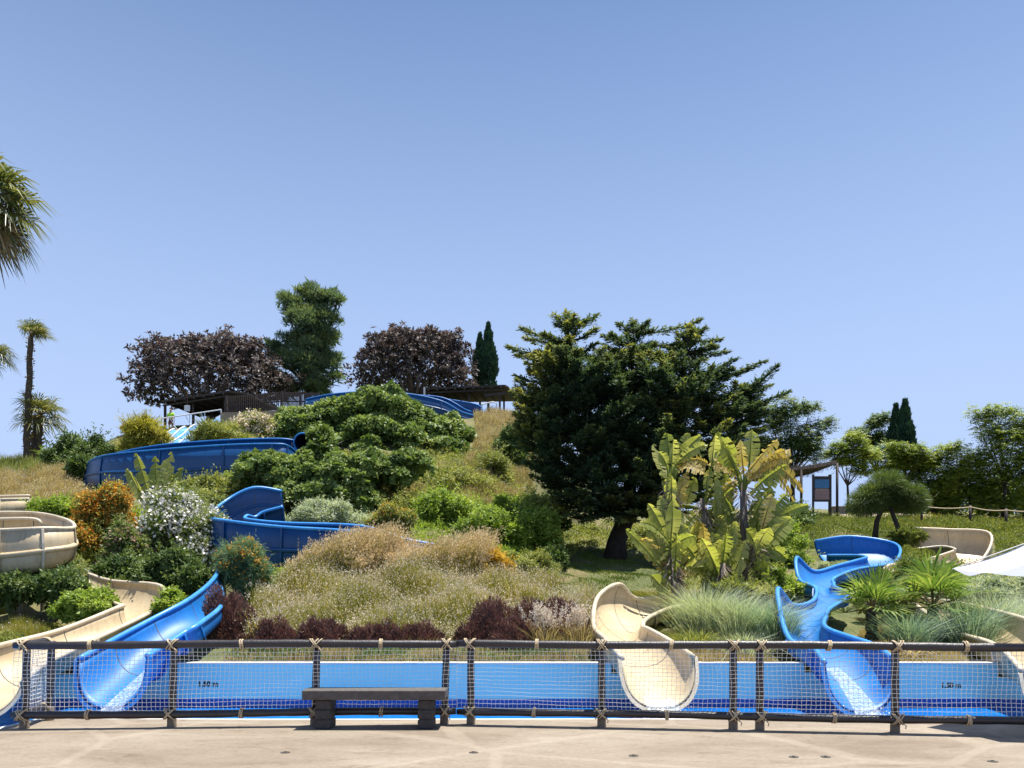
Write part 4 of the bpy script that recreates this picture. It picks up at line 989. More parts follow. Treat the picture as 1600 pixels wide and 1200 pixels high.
def tree(name, label, px, D, lumps, mat, n, ll, lw, trunk=None, tr=0.15, bark=None, base=None, cat='tree', group=None, sub=7, **kw):
    """lumps: (column, row, distance offset, radius in photo pixels)"""
    g = G(px, D)
    if base is not None: g.z = CZ + (HOR - base) * D / F
    root = empty(name, g, label, cat, group); C = []; R = []
    for lx, ly, dd, lr in lumps:
        c = W(lx, ly, D + dd); r = lr * D / F; cc, rr = lumps_in(c, (r, r, r * .85), sub, .42); C.append(cc); R.append(rr)
    C = np.concatenate(C); R = np.concatenate(R); Q, T = lump_leaves(C, R, n, ll, lw, **kw)
    quads_obj('crown', Q, T, mat, root)
    cen = C.mean(0); fork = Vector((g.x * .6 + cen[0] * .4, D, g.z + (cen[2] - g.z) * .45)); tb = MB()
    tb.tube([g - Vector((0, 0, .3)), g.lerp(fork, .5) + Vector((tr * .5, 0, 0)), fork], [tr * 1.4, tr, tr * .85], 9)
    for lx, ly, dd, lr in lumps:
        c = W(lx, ly, D + dd); m_ = fork.lerp(c, .5) + Vector((0, 0, -.1)); tb.tube([fork, m_, c], [tr * .7, tr * .4, tr * .12], 6)
        for _ in range(3): tb.tube([m_, c + Vector(rng.normal(0, lr * D / F * .45, 3))], [tr * .3, tr * .06], 5)
    tb.build('trunk', bark or m_bark, root, smooth=True); return root

# ------------------------------------------------------------------ hill-top trees
def fig_tree(label, px, D, cx, cy, rx, ry, n_ros, base):
    c = np.array(W(cx, cy, D)); r = np.array([rx * D / F, rx * D / F * .7, ry * D / F]); g = G(px, D); root = empty('fig_tree', g, label, 'tree', 'dark fig trees on the hill top')
    C, R = lumps_in(c, r * .96, 46, .27, -.7)
    n = n_ros; d = rdirs(n); d[:, 2] = np.where(d[:, 2] < -.55, -d[:, 2], d[:, 2]); az = np.arctan2(d[:, 0], d[:, 2]); wob = 1 + .09 * np.sin(az * 5 + c[0]) + .10 * np.sin(az * 13 + d[:, 1] * 6) + .06 * np.sin(az * 29); P = c + d * r * (wob * (.45 + .6 * rng.random(n) ** .45))[:, None]
    up = unit(d * .6 + np.array([0, 0, .9]) + rng.normal(0, .25, (n, 3))); m = 8
    Pm = np.repeat(P, m, 0) + rng.normal(0, .06, (n * m, 3)); A = np.repeat(up, m, 0) * .55 + rdirs(n * m) * .8
    quads_obj('crown', leafquads(Pm, A, .38 * rng.uniform(.7, 1.2, n * m), .16, .1, np.repeat(up, m, 0) + rng.normal(0, .6, (n * m, 3))), np.clip(rng.random(n * m), 0, 1), L_fig, root)
    top = np.argsort(-P[:, 2])[:0]
    tb = MB(); fork = Vector((c[0], c[1], g.z + 1.2)); tb.tube([g - Vector((0, 0, .3)), fork], [.45, .38], 9)
    for j in range(22):
        e = Vector(C[j]); tb.tube([fork, fork.lerp(e, .5) + Vector((0, 0, -.2)), e], [.2, .12, .03], 6)
    tb.build('trunk', m_greybark, root, smooth=True)
    # upright twigs with leaf rosettes breaking the outline
    Q = []; tw = MB()
    for j in range(26):
        a = math.pi * rng.random(); e = Vector((c[0] + math.cos(a) * r[0] * .98, c[1] + rng.normal(0, .6), c[2] + max(-.1, math.sin(a)) * r[2] * .97)); tp = e + Vector((math.cos(a) * .3 + rng.normal(0, .28), 0, .15 + rng.random() * .55))
        tw.tube([e - Vector((0, 0, .4)), tp], [.03, .015], 4)
        pp_ = np.repeat([list(tp)], 11, 0) - np.outer(rng.random(11), np.array(tp - e)) * .6
        Q.append(leafquads(pp_, rdirs(11) + np.array([0, 0, .5]), .34, .15))
    quads_obj('crown_tips', np.concatenate(Q), .25, L_fig, root, kind='stuff'); tag(tw.build('twigs', m_greybark, root), kind='stuff')
fig_tree('dark purple-leaved fig tree left of the tall feathery tree', 325, 66, 330, 592, 118, 60, 3000, None)
fig_tree('dark purple-leaved fig tree between the tall tree and the slim cypress', 650, 66, 648, 576, 88, 57, 2300, None)
tree('feathery_tree', 'tall loose green tree with fine needles standing between the two dark figs', 478, 68,
     [(455,475,0,22),(490,470,.5,30),(518,472,0,24),(470,490,0,26),(480,508,-.5,36),(512,500,0,26),(510,530,0,28),(462,535,0,30),(488,545,0,34),(440,560,0,26),(425,545,.3,16),(425,590,0,24),(470,575,-.4,36),(505,570,0,26),(520,560,0,15),(522,590,0,16),(490,605,-.3,30),(450,612,0,26),(500,612,0,24),(528,470,0,10),(470,458,0,10)],
     L_cas, 52000, .36, .06, tr=.3, flat=False, up=.45, spread=.8, shell=.25, inner=.05)
def cypress(label, px, D, top, base, wpx, n, lean=0, group='slim cypresses'):
    g = G(px, D); b_ = CZ + (HOR - base) * D / F; zt = CZ + (HOR - top) * D / F; root = empty('slim_cypress', (g.x, D, b_), label, 'tree', group)
    u = rng.random(n) ** .85; prof = np.where(u < .25, .75 + u, 1.0 - ((u - .25) / .75) ** 1.6); rad = wpx / 2 * D / F * prof * (1 + .18 * np.sin(u * 19 + 3 * np.sin(u * 7)))
    a = rng.uniform(0, 6.283, n); rr = rad * (.55 + .5 * rng.random(n)); P = np.stack([g.x + np.cos(a) * rr + lean * u, D + np.sin(a) * rr, b_ + u * (zt - b_)], 1)
    A = np.stack([np.cos(a) * .35, np.sin(a) * .35, np.full(n, 1.1)], 1) + rng.normal(0, .15, (n, 3))
    quads_obj('crown', leafquads(P, A, .38 * rng.uniform(.6, 1.2, n), .10), rng.random(n), L_cyp, root)
    MB().tube([(g.x, D, g.z - .5), (g.x + lean * .8, D, b_ + (zt - b_) * .8)], [.16, .03], 7).build('trunk', m_bark, root)
cypress('slim dark cypress beside the right-hand fig on the hill top', 763, 70, 508, 608, 26, 7000)
cypress('shorter stem of dark cypress leaning against the slim one on the hill', 750, 70.6, 524, 608, 22, 4500)
# ------------------------------------------------------------------ big spreading conifer
def conifer():
    D = 34; g = G(960, D); g.z = CZ + (HOR - 870) * D / F
    root = empty('conifer_tree', g, 'large dark spreading conifer with ragged layered branches on the lawn', 'tree')
    tb = MB(); fork = W(985, 800, D); tb.tube([g - Vector((0, 0, .4)), W(964, 845, D), W(976, 815, D), fork], [.62, .42, .38, .4], 12)
    leaders = [(fork, W(940, 790, D - 1.2), W(860, 770, D - 2)), (fork, W(1010, 790, D - 1.2), W(1080, 770, D - 1.8)), (fork, W(900, 690, D + .3), W(888, 512, D)), (fork, W(985, 680, D + .8), W(990, 520, D + .5)), (fork, W(1060, 690, D), W(1075, 530, D)), (fork, W(1090, 740, D - .5), W(1150, 620, D)), (fork, W(880, 760, D - .4), W(840, 640, D))]
    for a, b_, c in leaders: tb.tube([a, b_, b_.lerp(c, .5), c], [.30, .18, .10, .03], 8)
    tb.build('trunk', m_bark, root, smooth=True)
    tips = [(886,486),(932,491),(932,512),(943,524),(980,520),(956,520),(988,500),(1012,501),(1094,499),(1102,511),(1126,529),(1120,541),(1137,548),(1150,559),(1196,563),(1214,570),(1232,611),(1202,601),(1184,630),(1166,641),
            (815,511),(820,527),(793,540),(806,553),(806,586),(808,592),(799,610),(826,625),(1190,590),(1170,575),(1140,575),(1060,530),(1040,540),(1150,600),(1075,515),(1090,525),(870,505),(850,520),(905,505),(915,500),(1000,520),(968,535),
            (1200,655),(1180,670),(830,660),(815,690),(835,720),(850,760),(1160,700)]
    BR = []
    for tx, ty in tips: BR.append((tx, ty, rng.uniform(-1.0, 1.0), 1.0))
    for _ in range(560):     # branches inside the outline and towards the viewer and back
        while True:
            tx, ty = rng.uniform(805, 1200), rng.uniform(520, 825)
            lo = np.interp(tx, [805, 830, 880, 940, 1000, 1060, 1130, 1200], [572, 548, 522, 542, 536, 540, 566, 598])
            hi = np.interp(tx, [805, 850, 900, 1000, 1080, 1150, 1200], [715, 770, 818, 818, 805, 740, 675])
            if lo < ty < hi: break
        e = math.sqrt(max(0.05, 1 - ((tx - 990) / 215) ** 2)); BR.append((tx, ty, rng.choice([-1, -1, -1, 1]) * rng.uniform(.5, 3.6) * e, .8))
    for a, b_, c in leaders[2:]:
        for u in np.linspace(.35, 1, 16):
            p = b_.lerp(c, u); an = rng.uniform(0, 6.283); ln = (1.15 - u) * 2.2 + .35; q = p + Vector((math.cos(an) * ln, math.sin(an) * ln * .8, .4 * ln + .25)); BR.append((800 + F * q.x / q.y, HOR - (q.z - CZ) * F / q.y, q.y - D, 1.0))
    for _ in range(60): BR.append((rng.uniform(930, 1070), rng.uniform(575, 740), rng.uniform(-3, -.5), .9))
    Q = []; T = []; tw = MB(); BR += [(888,490,0,1.5), (989,503,.5,1.5), (1077,508,0,1.5), (900,500,.3,1), (1060,520,.3,1), (1003,512,.4,1)]
    for tx, ty, dd, s in BR:
        tip = W(tx, ty, D + dd); best = None
        for a, b_, c in leaders:        # leave the leader below the tip, so that the branch climbs
            for u in np.linspace(0.05, 1, 16):
                p = a.lerp(b_, u * 2) if u < .5 else b_.lerp(c, u * 2 - 1)
                v = tip - p; hd = math.hypot(v.x, v.y); cost = .6 * v.length + 1.7 * abs(v.z - hd * .24) + (2.2 * max(0, 1.7 - hd) if s < 1 else 0) + (1.5 if v.z < 0 else 0)
                if best is None or cost < best[0]: best = (cost, p)
        p = best[1]; v = tip - p; Lb = v.length
        if Lb < .3: continue
        sag = Vector((0, 0, -.07 * Lb)); pts = [p.lerp(tip, u) + sag * math.sin(math.pi * u) for u in np.linspace(0, 1, 7)]
        tw.tube(pts, [.05 * (1 - .8 * i / 6) + .008 for i in range(7)], 4, cap=False)
        n = int(135 * Lb * s ** .5) + 40; u = (.22 + .78 * rng.random(n) ** .75); q = np.array([list(x) for x in pts]); i = np.minimum((u * 6).astype(int), 5); f = (u * 6 - i)[:, None]
        ax = q[i] * (1 - f) + q[i + 1] * f; d = np.array(v.normalized()); wd = (.04 + .42 * np.clip(1 - u, 0, 1) ** .7 * min(1, .35 + Lb / 3.5))
        off = rng.normal(size=(n, 3)) * np.array([.66, .66, .13]); P = ax + off * wd[:, None] - np.array([0, 0, .02])
        A = d * 1.0 + off * .55 + np.array([0, 0, .28]) + rng.normal(0, .25, (n, 3))
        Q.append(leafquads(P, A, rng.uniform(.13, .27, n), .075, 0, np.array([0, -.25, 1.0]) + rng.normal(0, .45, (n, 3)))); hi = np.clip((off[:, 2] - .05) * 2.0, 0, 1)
        ytip = rng.random() < .55; T.append(np.clip(rng.random(n) * .42 + (u ** 3) * .22 + (u ** 3) * .2 * ytip + hi * (.15 + .3 * ytip), 0, 1))  # sunlit spray tops and branch ends painted yellower through the leaf tint
    quads_obj('crown', np.concatenate(Q), np.concatenate(T), L_conifer, root); tw.build('branches', m_bark, root)
conifer()

# ------------------------------------------------------------------ trees on the right
def pinnate(name, label, px, D, lumps, n, mat, leaf=.12, fl=.55, tr=.09, base=None, group='trees behind the rope fence', nl=6, hang=.35, sub=6):
    g = G(px, D); root = empty(name, g, label, 'tree', group); C = []; R = []
    for lx, ly, dd, lr in lumps:
        c = W(lx, ly, D + dd); r = lr * D / F; cc, rr = lumps_in(c, (r * 1.15, r * 1.15, r * 1.2), sub, .40, -.8); C.append(cc); R.append(rr)
    C = np.concatenate(C); R = np.concatenate(R); w = R[:, 0] ** 2; w /= w.sum(); k = rng.choice(len(C), n, p=w); d = rdirs(n); d[:, 2] = np.where(d[:, 2] < -.3, -d[:, 2], d[:, 2])
    O = C[k] + d * R[k] * rng.uniform(.3, .95, (n, 1)); ax = unit(d * np.array([1, 1, .5]) + rng.normal(0, .35, (n, 3)) + np.array([0, 0, .1])); sd = unit(np.cross(ax, np.array([0, 0, 1.0]))); Q = []; T = []; tt = np.clip(rng.random(n) * .8 + rng.uniform(-.15, .25, len(C))[k], 0, 1)
    for j in range(nl):
        u = (j + .5) / nl; P = O + ax * fl * u - np.array([0, 0, 1]) * hang * fl * u * u
        for s in (-1, 1):
            Q.append(leafquads(P, sd * s + ax * .5 - np.array([0, 0, .45]) + rng.normal(0, .15, (n, 3)), leaf * (1.15 - .5 * u), leaf * .36, 0, np.array([0, -.3, 1.0]) + rng.normal(0, .4, (n, 3)))); T.append(tt)
    quads_obj('crown', np.concatenate(Q), np.concatenate(T), mat, root)
    tb = MB(); fork = Vector((g.x * .5 + C[:, 0].mean() * .5, D, g.z + (C[:, 2].mean() - g.z) * .5)); tb.tube([g - Vector((0, 0, .3)), g.lerp(fork, .5) + Vector((.1, 0, 0)), fork], [tr * 1.3, tr, tr * .8], 8)
    for lx, ly, dd, lr in lumps:
        c = W(lx, ly, D + dd); tb.tube([fork, fork.lerp(c, .5) + Vector((0, 0, -.15)), c], [tr * .6, tr * .35, tr * .1], 6)
    tb.build('trunk', m_bark, root, smooth=True)
pinnate('leafy_tree', 'green leafy tree directly behind the big conifer and the thatched shelter', 1235, 54, [(1200,650,0,26),(1235,645,0,26),(1265,642,0,16),(1225,680,0,32),(1265,675,0,24),(1292,668,0,14),(1250,705,0,28),(1200,700,0,26),(1215,730,0,26),(1270,712,0,18)], 3400, ML('leafy_tree_leaf', (0.05,0.095,0.03), (0.10,0.17,0.05), (0.28,0.31,0.09), 0.35), .2, .6, .16)
pinnate('leafy_tree', 'dark green airy tree left of the cypress pair', 1375, 58, [(1342,680,0,13),(1362,668,0,13),(1380,658,0,12),(1374,686,0,15),(1356,695,0,11)], 1100, ML('airy_tree_leaf', (0.05,0.095,0.035), (0.10,0.17,0.055), (0.22,0.28,0.09), 0.35), .2, .6, .12)
cypress('taller of the two slim cypresses on the right skyline', 1414, 56, 629, 735, 27, 6500)
cypress('shorter of the two slim cypresses on the right skyline', 1400, 56.6, 636, 735, 24, 5500)
FT = [('feathery_tree', 'young feathery tree with thin trunk beside the information board', 1322, 51, [(1310,705,0,14),(1335,700,0,20),(1350,715,0,18),(1322,722,0,16),(1345,735,0,14),(1300,712,0,9)], 1300),
      ('feathery_tree', 'olive green feathery tree behind the mop-headed tree', 1400, 53, [(1370,715,0,20),(1395,712,0,20),(1420,715,0,22),(1405,735,0,24),(1375,740,0,20),(1430,745,0,22),(1400,760,0,24)], 1900),
      ('feathery_tree', 'drooping feathery tree right of the cypress pair', 1455, 52, [(1435,712,0,16),(1460,720,0,20),(1480,712,0,16),(1455,745,0,26),(1480,745,0,24),(1465,775,0,26),(1430,775,0,22),(1475,795,0,20)], 2100),
      ('feathery_tree', 'yellow-green feathery tree in the middle of the right-hand thicket', 1515, 51, [(1500,705,0,16),(1515,725,0,22),(1530,745,0,24),(1500,750,0,24),(1510,780,0,26),(1540,785,0,22),(1525,765,0,22)], 2100),
      ('feathery_tree', 'tallest feathery tree at the right edge with arching top twigs', 1565, 50, [(1535,650,0,14),(1560,648,0,17),(1590,655,0,20),(1545,680,0,22),(1575,685,0,26),(1610,680,0,26),(1555,715,0,26),(1590,725,0,28),(1570,755,0,28),(1610,760,0,28),(1585,790,0,26),(1520,643,0,8),(1620,720,0,30)], 3800)]
for nm, lb, px, D, lm, n in FT: pinnate(nm, lb, px, D, lm, n, L_feather, .19, .6, .09, sub=9)
for px, D, wp, yt, lb in ((1470, 54, 90, 748, 'dark green shrub at the foot of the thicket, left of its middle'), (1550, 54, 100, 745, 'dark green shrub at the foot of the thicket, near the right edge'), (1620, 54, 90, 740, 'dark green shrub at the right edge behind the rope fence'), (1400, 55, 70, 755, 'dark shrub behind the mop-headed tree')):
    shrub('thicket_shrub', lb, 'shrub', px, D, wp, yt, L_feather, 4500, .2, .08, group='shrubs under the right-hand trees')
# mop-headed small tree with leaning stems
D = 38; g = G(1388, D); mt = empty('mop_tree', g, 'small mop-headed weeping tree on two leaning stems by the blue slide', 'tree')
n = 26000; C = np.array([list(W(1365, 775, D)), list(W(1395, 770, D)), list(W(1418, 778, D)), list(W(1385, 758, D)), list(W(1352, 786, D)), list(W(1422, 784, D))]); k = rng.integers(0, 6, n); d = rdirs(n)
P = C[k] + d * np.array([.78, .78, .58]) * (rng.random(n) ** .4)[:, None]; A = d * np.array([1, 1, .2]) + np.array([0, 0, -.35]) + rng.normal(0, .25, (n, 3)); A[d[:, 2] > .4] += np.array([0, 0, .9])
quads_obj('crown', leafquads(P, A, rng.uniform(.2, .42, n), .02), rng.random(n), ML('mop_leaf', (0.046,0.078,0.026), (0.085,0.130,0.039), (0.169,0.221,0.078), .3), mt)
tb = MB(); f0 = W(1376, 845, D); f0.z = g.z
tb.tube([W(1366, 838, D + .3) - Vector((0, 0, .3)), W(1370, 815, D + .2), W(1380, 790, D)], [.16, .13, .1], 8); tb.tube([W(1411, 848, D - .3) - Vector((0, 0, .3)), W(1402, 822, D - .2), W(1390, 790, D)], [.15, .12, .09], 8); tb.build('trunk', m_bark, mt, smooth=True)

# ------------------------------------------------------------------ palms
palm('tall thin windblown palm on the left skyline', (W(41, 722, 56).x, 56, G(41, 56).z), W(48, 527, 56), 17, .75, 1.0, .20, (.55, 0, .1), 20, .45, lo=5, hi=85)
palm('shorter stout palm with full crown beside the tall thin palm', (W(54, 722, 57).x, 57, G(54, 57).z), W(61, 650, 57), 26, 1.1, 1.35, .34, (.12, 0, 0), 22, .35, lo=-35, hi=80)
palm('palm cut off by the left edge, mid height', (W(-22, 722, 55).x, 55, G(-22, 55).z), W(-10, 558, 55), 18, .8, 1.0, .2, (.35, 0, 0), 20, .5, lo=-30, hi=80)
g = G(-62, 22)
palm('near palm whose hanging fronds enter at the upper left', g, W(-26, 312, 22), 26, .85, .95, .2, (.22, 0, -.05), 30, .4, skirt=8, lo=-55, hi=75, w=.07)
def fan_palm(label, px, D, top, nf, pet, r, group='young fan palms on the right slope'):
    g = G(px, D); return palm(label, g, g + Vector((0, 0, top)), nf, pet, r, .13, (0, 0, 0), 30, .12, name='fan_palm', mat=L_fan, lo=-12, hi=82, w=.055, group=group, bark=m_bark)
fan_palm('young fan palm with leaning trunk right of the blue zigzag slide', 1362, 20, .95, 12, .6, .95)
fan_palm('fuller young fan palm in front of the ground cover at the right', 1458, 20.3, 1.0, 13, .75, 1.05)
fan_palm('small fan palm rosette among the blue-grey grass', 1428, 19.6, .15, 8, .4, .6)
fan_palm('small fan palm at the foot of the stout palm on the skyline', 74, 54, .6, 9, .5, .8, None)

# ------------------------------------------------------------------ banana plants
def banana_leaf(root, a, tip, w, mat, bend=0.2, droop=0.0, pet=0.0, ragged=.35):
    a, tip = Vector(a), Vector(tip); v = tip - a; L = v.length; side = v.cross(Vector((rng.normal(0, .5), -1, rng.normal(0, .3)))).normalized(); nrm = side.cross(v).normalized()
    N = 16; pts = []
    for i in range(N + 1):
        u = i / N; pts.append(a + v * u + nrm * bend * L * math.sin(math.pi * u) * .5 + Vector((0, 0, 1)) * droop * L * math.sin(math.pi * u * .95))
    Q = []; T = []
    for i in range(N):
        u0, u1 = i / N, (i + 1) / N
        if u1 <= pet: continue
        for s in (-1, 1):
            def wd(u): x = (u - pet) / (1 - pet); return w * .5 * max(.02, math.sin(math.pi * min(.985, max(0.02, x) ** 1.05)) ** .55)
            tear = rng.random() < ragged; k = rng.uniform(.75, 1.0) if tear else 1; sag = Vector((0, 0, -rng.uniform(.0, .35) * w * (1 if tear else .25))); fold = nrm * w * .16
            e0 = pts[i] + side * s * wd(u0) * k + fold + sag; e1 = pts[i + 1] + side * s * wd(u1) * k + fold + sag
            if tear: e1 = e0.lerp(e1, .7)
            m0, m1 = pts[i] + (e0 - pts[i]) * .5 + nrm * .01, pts[i + 1] + (e1 - pts[i + 1]) * .5
            Q += [(pts[i], m0, m1, pts[i + 1]), (m0, e0, e1, m1)]; T += [rng.uniform(.3, .6)] * 2
    lf = quads_obj('leaf', np.array([[list(p) for p in q] for q in Q]), np.array(T) + rng.uniform(-.25, .25), mat, root)
    MB().tube(pts[:-1], [max(.006, .028 * (1 - i / N)) for i in range(N)], 5).build('midrib', mat, lf, smooth=True)
def banana_clump():
    Z = lambda x, y, D: W(1000 + x * .26667, 640 + y * .26667, D)
    D0 = 24.0; spec = {   # stem -> (foot, head, distance), leaves (base, tip, width, material, droop)
        'tall banana plant at the left of the clump with grey dead leaves': ((235, 1180), (170, 420), 24.0, [((170,330),(160,138),.55,0,0), ((185,330),(195,175),.5,0,0), ((195,330),(280,135),.45,0,0), ((205,320),(355,152),.42,0,.05), ((210,320),(398,205),.4,0,.08), ((215,340),(395,320),.4,1,.2), ((225,350),(400,400),.45,1,.28), ((160,340),(110,250),.35,0,.1)]),
        'banana plant with upright leaves in the middle of the clump': ((400, 1120), (370, 520), 24.4, [((420,330),(440,152),.42,0,0), ((250,570),(225,398),.5,0,0), ((265,580),(318,395),.45,0,0), ((230,560),(240,480),.5,1,0), ((440,690),(435,395),.52,0,0), ((485,690),(498,375),.62,0,0), ((440,420),(500,300),.35,0,.1), ((350,620),(300,560),.4,1,.1)]),
        'tallest banana plant of the clump with drooping golden leaves': ((600, 1110), (605, 430), 24.2, [((590,380),(462,128),.72,0,.02), ((560,360),(480,200),.55,0,.05), ((640,340),(655,115),.58,0,0), ((620,380),(805,172),.5,1,.06), ((630,390),(880,235),.5,1,.12), ((640,400),(890,300),.45,1,.18), ((640,410),(955,510),.5,1,.36), ((630,420),(900,560),.45,1,.4), ((580,400),(400,330),.45,1,.2), ((590,420),(480,520),.4,1,.3), ((610,380),(590,175),.4,1,0), ((560,430),(520,560),.35,1,.15)]),
        'broad-leaved banana plant at the right of the clump': ((690, 1060), (690, 760), 23.4, [((700,830),(890,635),.75,0,.04), ((690,790),(690,548),.6,0,0), ((700,760),(985,565),.4,0,.12), ((680,820),(760,690),.55,0,.05), ((690,850),(745,960),.4,0,.2), ((675,800),(620,700),.5,0,.1), ((640,700),(780,480),.5,0,.15), ((720,830),(860,880),.5,0,.2), ((700,720),(860,500),.55,0,.1)]),
        'shorter banana plant with fan of leaves at the lower left': ((215, 1170), (180, 820), 22.8, [((175,780),(0,665),.42,0,.18), ((180,760),(190,520),.5,0,0), ((190,780),(285,690),.5,0,.08), ((170,770),(110,640),.42,0,.06), ((175,820),(88,900),.4,0,.18), ((185,760),(230,590),.45,0,.02), ((195,800),(330,740),.5,0,.12), ((170,1000),(100,1090),.4,0,.15), ((180,980),(120,960),.35,0,.12)]),
        'dark-leaved young banana plant low in the clump': ((480, 1100), (480, 900), 22.9, [((560,920),(545,655),.6,0,0), ((385,880),(368,665),.4,1,0), ((470,930),(400,800),.5,0,.05), ((545,1010),(513,888),.22,0,0), ((380,960),(262,930),.4,0,.2), ((470,900),(430,720),.5,0,.03), ((500,930),(600,830),.5,0,.1), ((330,880),(260,790),.5,0,.1), ((420,900),(470,760),.5,0,.05), ((300,930),(400,870),.3,0,.15)])}
    for lab, (foot, head, D, lv) in spec.items():
        f = Z(*foot, D); h = Z(*head, D); f.z = float(height(f.x, f.y)[0]); root = empty('banana_plant', f, lab, 'banana plant', 'banana plants in the clump')
        MB().tube([f - Vector((0, 0, .2)), f.lerp(h, .5) + Vector((.05, 0, 0)), h], [.17, .13, .10], 9).build('stem', m_greybark, root, smooth=True)
        for (bx, by), (tx, ty), w, old, dr in lv:
            dd = D + rng.uniform(-.7, .5); b_ = Z(bx, by, D + (dd - D) * .4); tp = Z(tx, ty, dd)
            banana_leaf(root, b_, tp, w * 1.0, L_banold if old else L_banana, rng.uniform(-.12, .12), dr, .06, .75 if old else .3)
            st = h.lerp(f, .1); MB().tube([st, st.lerp(b_, .6) + Vector((0, 0, .05)), b_], [.05, .04, .028], 5).build('leaf_stalk', L_banana, root, smooth=True)
        for _ in range(9):
            uu = rng.uniform(.0, .75); st = h.lerp(f, uu); a = rng.uniform(0, 6.28); el = rng.uniform(.5, 1.35); ln = rng.uniform(.9, 1.7); pl = rng.uniform(.25, .6)
            dv = Vector((math.cos(a) * math.cos(el), math.sin(a) * math.cos(el) * .6, math.sin(el))); b_ = st + dv * pl
            banana_leaf(root, b_, b_ + dv * ln, rng.uniform(.36, .52), L_banold if rng.random() < .12 else L_banana, rng.uniform(-.15, .15), rng.uniform(-.02, .12), .05, .4)
            MB().tube([st, b_], [.045, .028], 5).build('leaf_stalk', L_banana, root, smooth=True)
        k = 130; u = rng.uniform(.02, .45, k); P = np.array([list(h.lerp(f, x)) for x in u]); a = rng.uniform(0, 6.28, k); A = np.stack([np.cos(a), np.sin(a), -rng.uniform(.3, 1.8, k)], 1); P += A * np.array([.1, .1, 0])
        quads_obj('dead_leaves', leafquads(P, A, rng.uniform(.25, .65, k), rng.uniform(.03, .09, k)), rng.random(k), L_thatch, root, kind='stuff')
banana_clump()
D = 31; f = G(244, D); sb = empty('banana_plant', f, 'single banana plant with upright leaves in front of the upper blue slide', 'banana plant')
h = W(241, 790, D)
for bx, by, tx, ty, w, dr in ((236,790,213,708,.5,0), (243,790,243,712,.5,0), (246,788,269,706,.55,0), (234,795,200,733,.6,.05), (248,795,285,731,.45,.08), (250,795,291,752,.5,.15), (240,800,218,760,.5,.05), (250,800,270,770,.5,.1)):
    banana_leaf(sb, W(bx, by, D), W(tx, ty, D + rng.uniform(-.5, .5)), w, L_banana if dr < .08 else L_olive, rng.uniform(-.1, .1), dr, .05, .35)
MB().tube([f - Vector((0, 0, .2)), h], [.16, .1], 8).build('stem', m_greybark, sb, smooth=True)
# ------------------------------------------------------------------ ivy mounds
def mound(label, D, lumps, n, ll=.16, lw=.13, mat=None, dep=1.0):
    xs = np.mean([l[0] for l in lumps]); g = G(xs, D); root = empty('ivy_mound', g, label, 'shrub', 'ivy mounds on the hill'); C = []; R = []
    for lx, ly, dd, rx, ry in lumps:
        c = W(lx, ly, D + dd); r = (rx * D / F, rx * D / F * dep, ry * D / F); a, b_ = lumps_in(c, r, 38, .21, -.35); C.append(a); R.append(b_)
    C = np.concatenate(C); R = np.concatenate(R); Q, T = lump_leaves(C, R, n, ll, lw, up=.25, out=.8, spread=.6, shell=.7, inner=.08)
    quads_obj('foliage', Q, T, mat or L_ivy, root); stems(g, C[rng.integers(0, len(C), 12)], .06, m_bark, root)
mound('largest ivy-covered mound between the blue slides below the hill top', 50, [(600,652,0,64,54),(540,668,-.4,58,50),(485,680,-.2,54,46),(655,678,-.6,56,46),(700,685,0,40,44),(590,695,-1.2,80,44),(520,700,-1.0,66,40),(660,702,-1.2,70,36),(450,672,.6,30,40),(640,722,-2,70,26),(560,722,-2.2,70,26),(700,715,-1.5,44,30),(502,694,-7.6,20,28),(500,716,-7.8,30,20),(530,655,-.6,46,32)], 85000, .2, .16)
mound('lower ivy mound spilling over the middle of the blue slide', 33.5, [(420,748,0,54,44),(475,760,-.4,60,48),(535,758,-.2,66,50),(595,742,.3,60,40),(645,730,.8,36,30),(485,785,-.9,64,32),(545,785,-.6,56,30),(398,738,.6,32,34)], 60000, .15, .12)
# ------------------------------------------------------------------ shrubs, left to right
shrub('dark_shrub', 'rounded dark green shrub right of the two skyline palms', 'shrub', 105, 53, 84, 684, L_dark, 11000, .2, .1, base=738)
shrub('dark_shrub', 'dark green shrub between the round one and the yellow-green bush', 'shrub', 160, 52, 80, 682, L_dark, 10000, .2, .1, base=736)
shrub('dark_shrub', 'low dark shrub at the left end of the upper blue slide', 'shrub', 132, 46, 50, 708, L_dark, 6000, .18, .09, base=745)
shrub('weeping_shrub', 'yellow-green weeping bush in front of the lane slide', 'shrub', 224, 49, 70, 648, L_lime, 15000, .34, .03, base=700, droop=.9, out=.5, shell=.2)
shrub('reed_shrub', 'pale green reedy bush between lane slide and upper blue slide', 'shrub', 345, 48, 110, 664, L_olive, 9000, .3, .04, base=702, up=1.0)
shrub('flowering_shrub', 'pale flowering bush below the tan retaining wall', 'shrub', 395, 50, 110, 652, L_olive, 9000, .18, .09, base=695, flowers=(L_seed, 1100, .13, -.1))
shrub('flowering_shrub', 'orange and yellow flowering shrub left of the single banana plant', 'shrub', 160, 28, 100, 748, L_olive, 14000, .13, .06, base=860, flowers=(L_orange, 2600, .085, -.2))
shrub('green_shrub', 'leafy green shrub above the cream slide at the left', 'shrub', 88, 31, 80, 775, L_fresh, 9000, .13, .07, base=830)
shrub('flowering_shrub', 'tall oleander covered in white blossom beside the blue slide', 'shrub', 285, 27.5, 150, 768, L_oleander, 26000, .17, .035, base=905, m=34, k=.28, flowers=(L_white, 1300, .11, -.3))
shrub('flowering_shrub', 'lower oleander branch with pale pink blossom left of the white one', 'shrub', 205, 26, 70, 815, L_oleander, 9000, .16, .04, base=905, flowers=(L_pink, 160, .08, -.2))
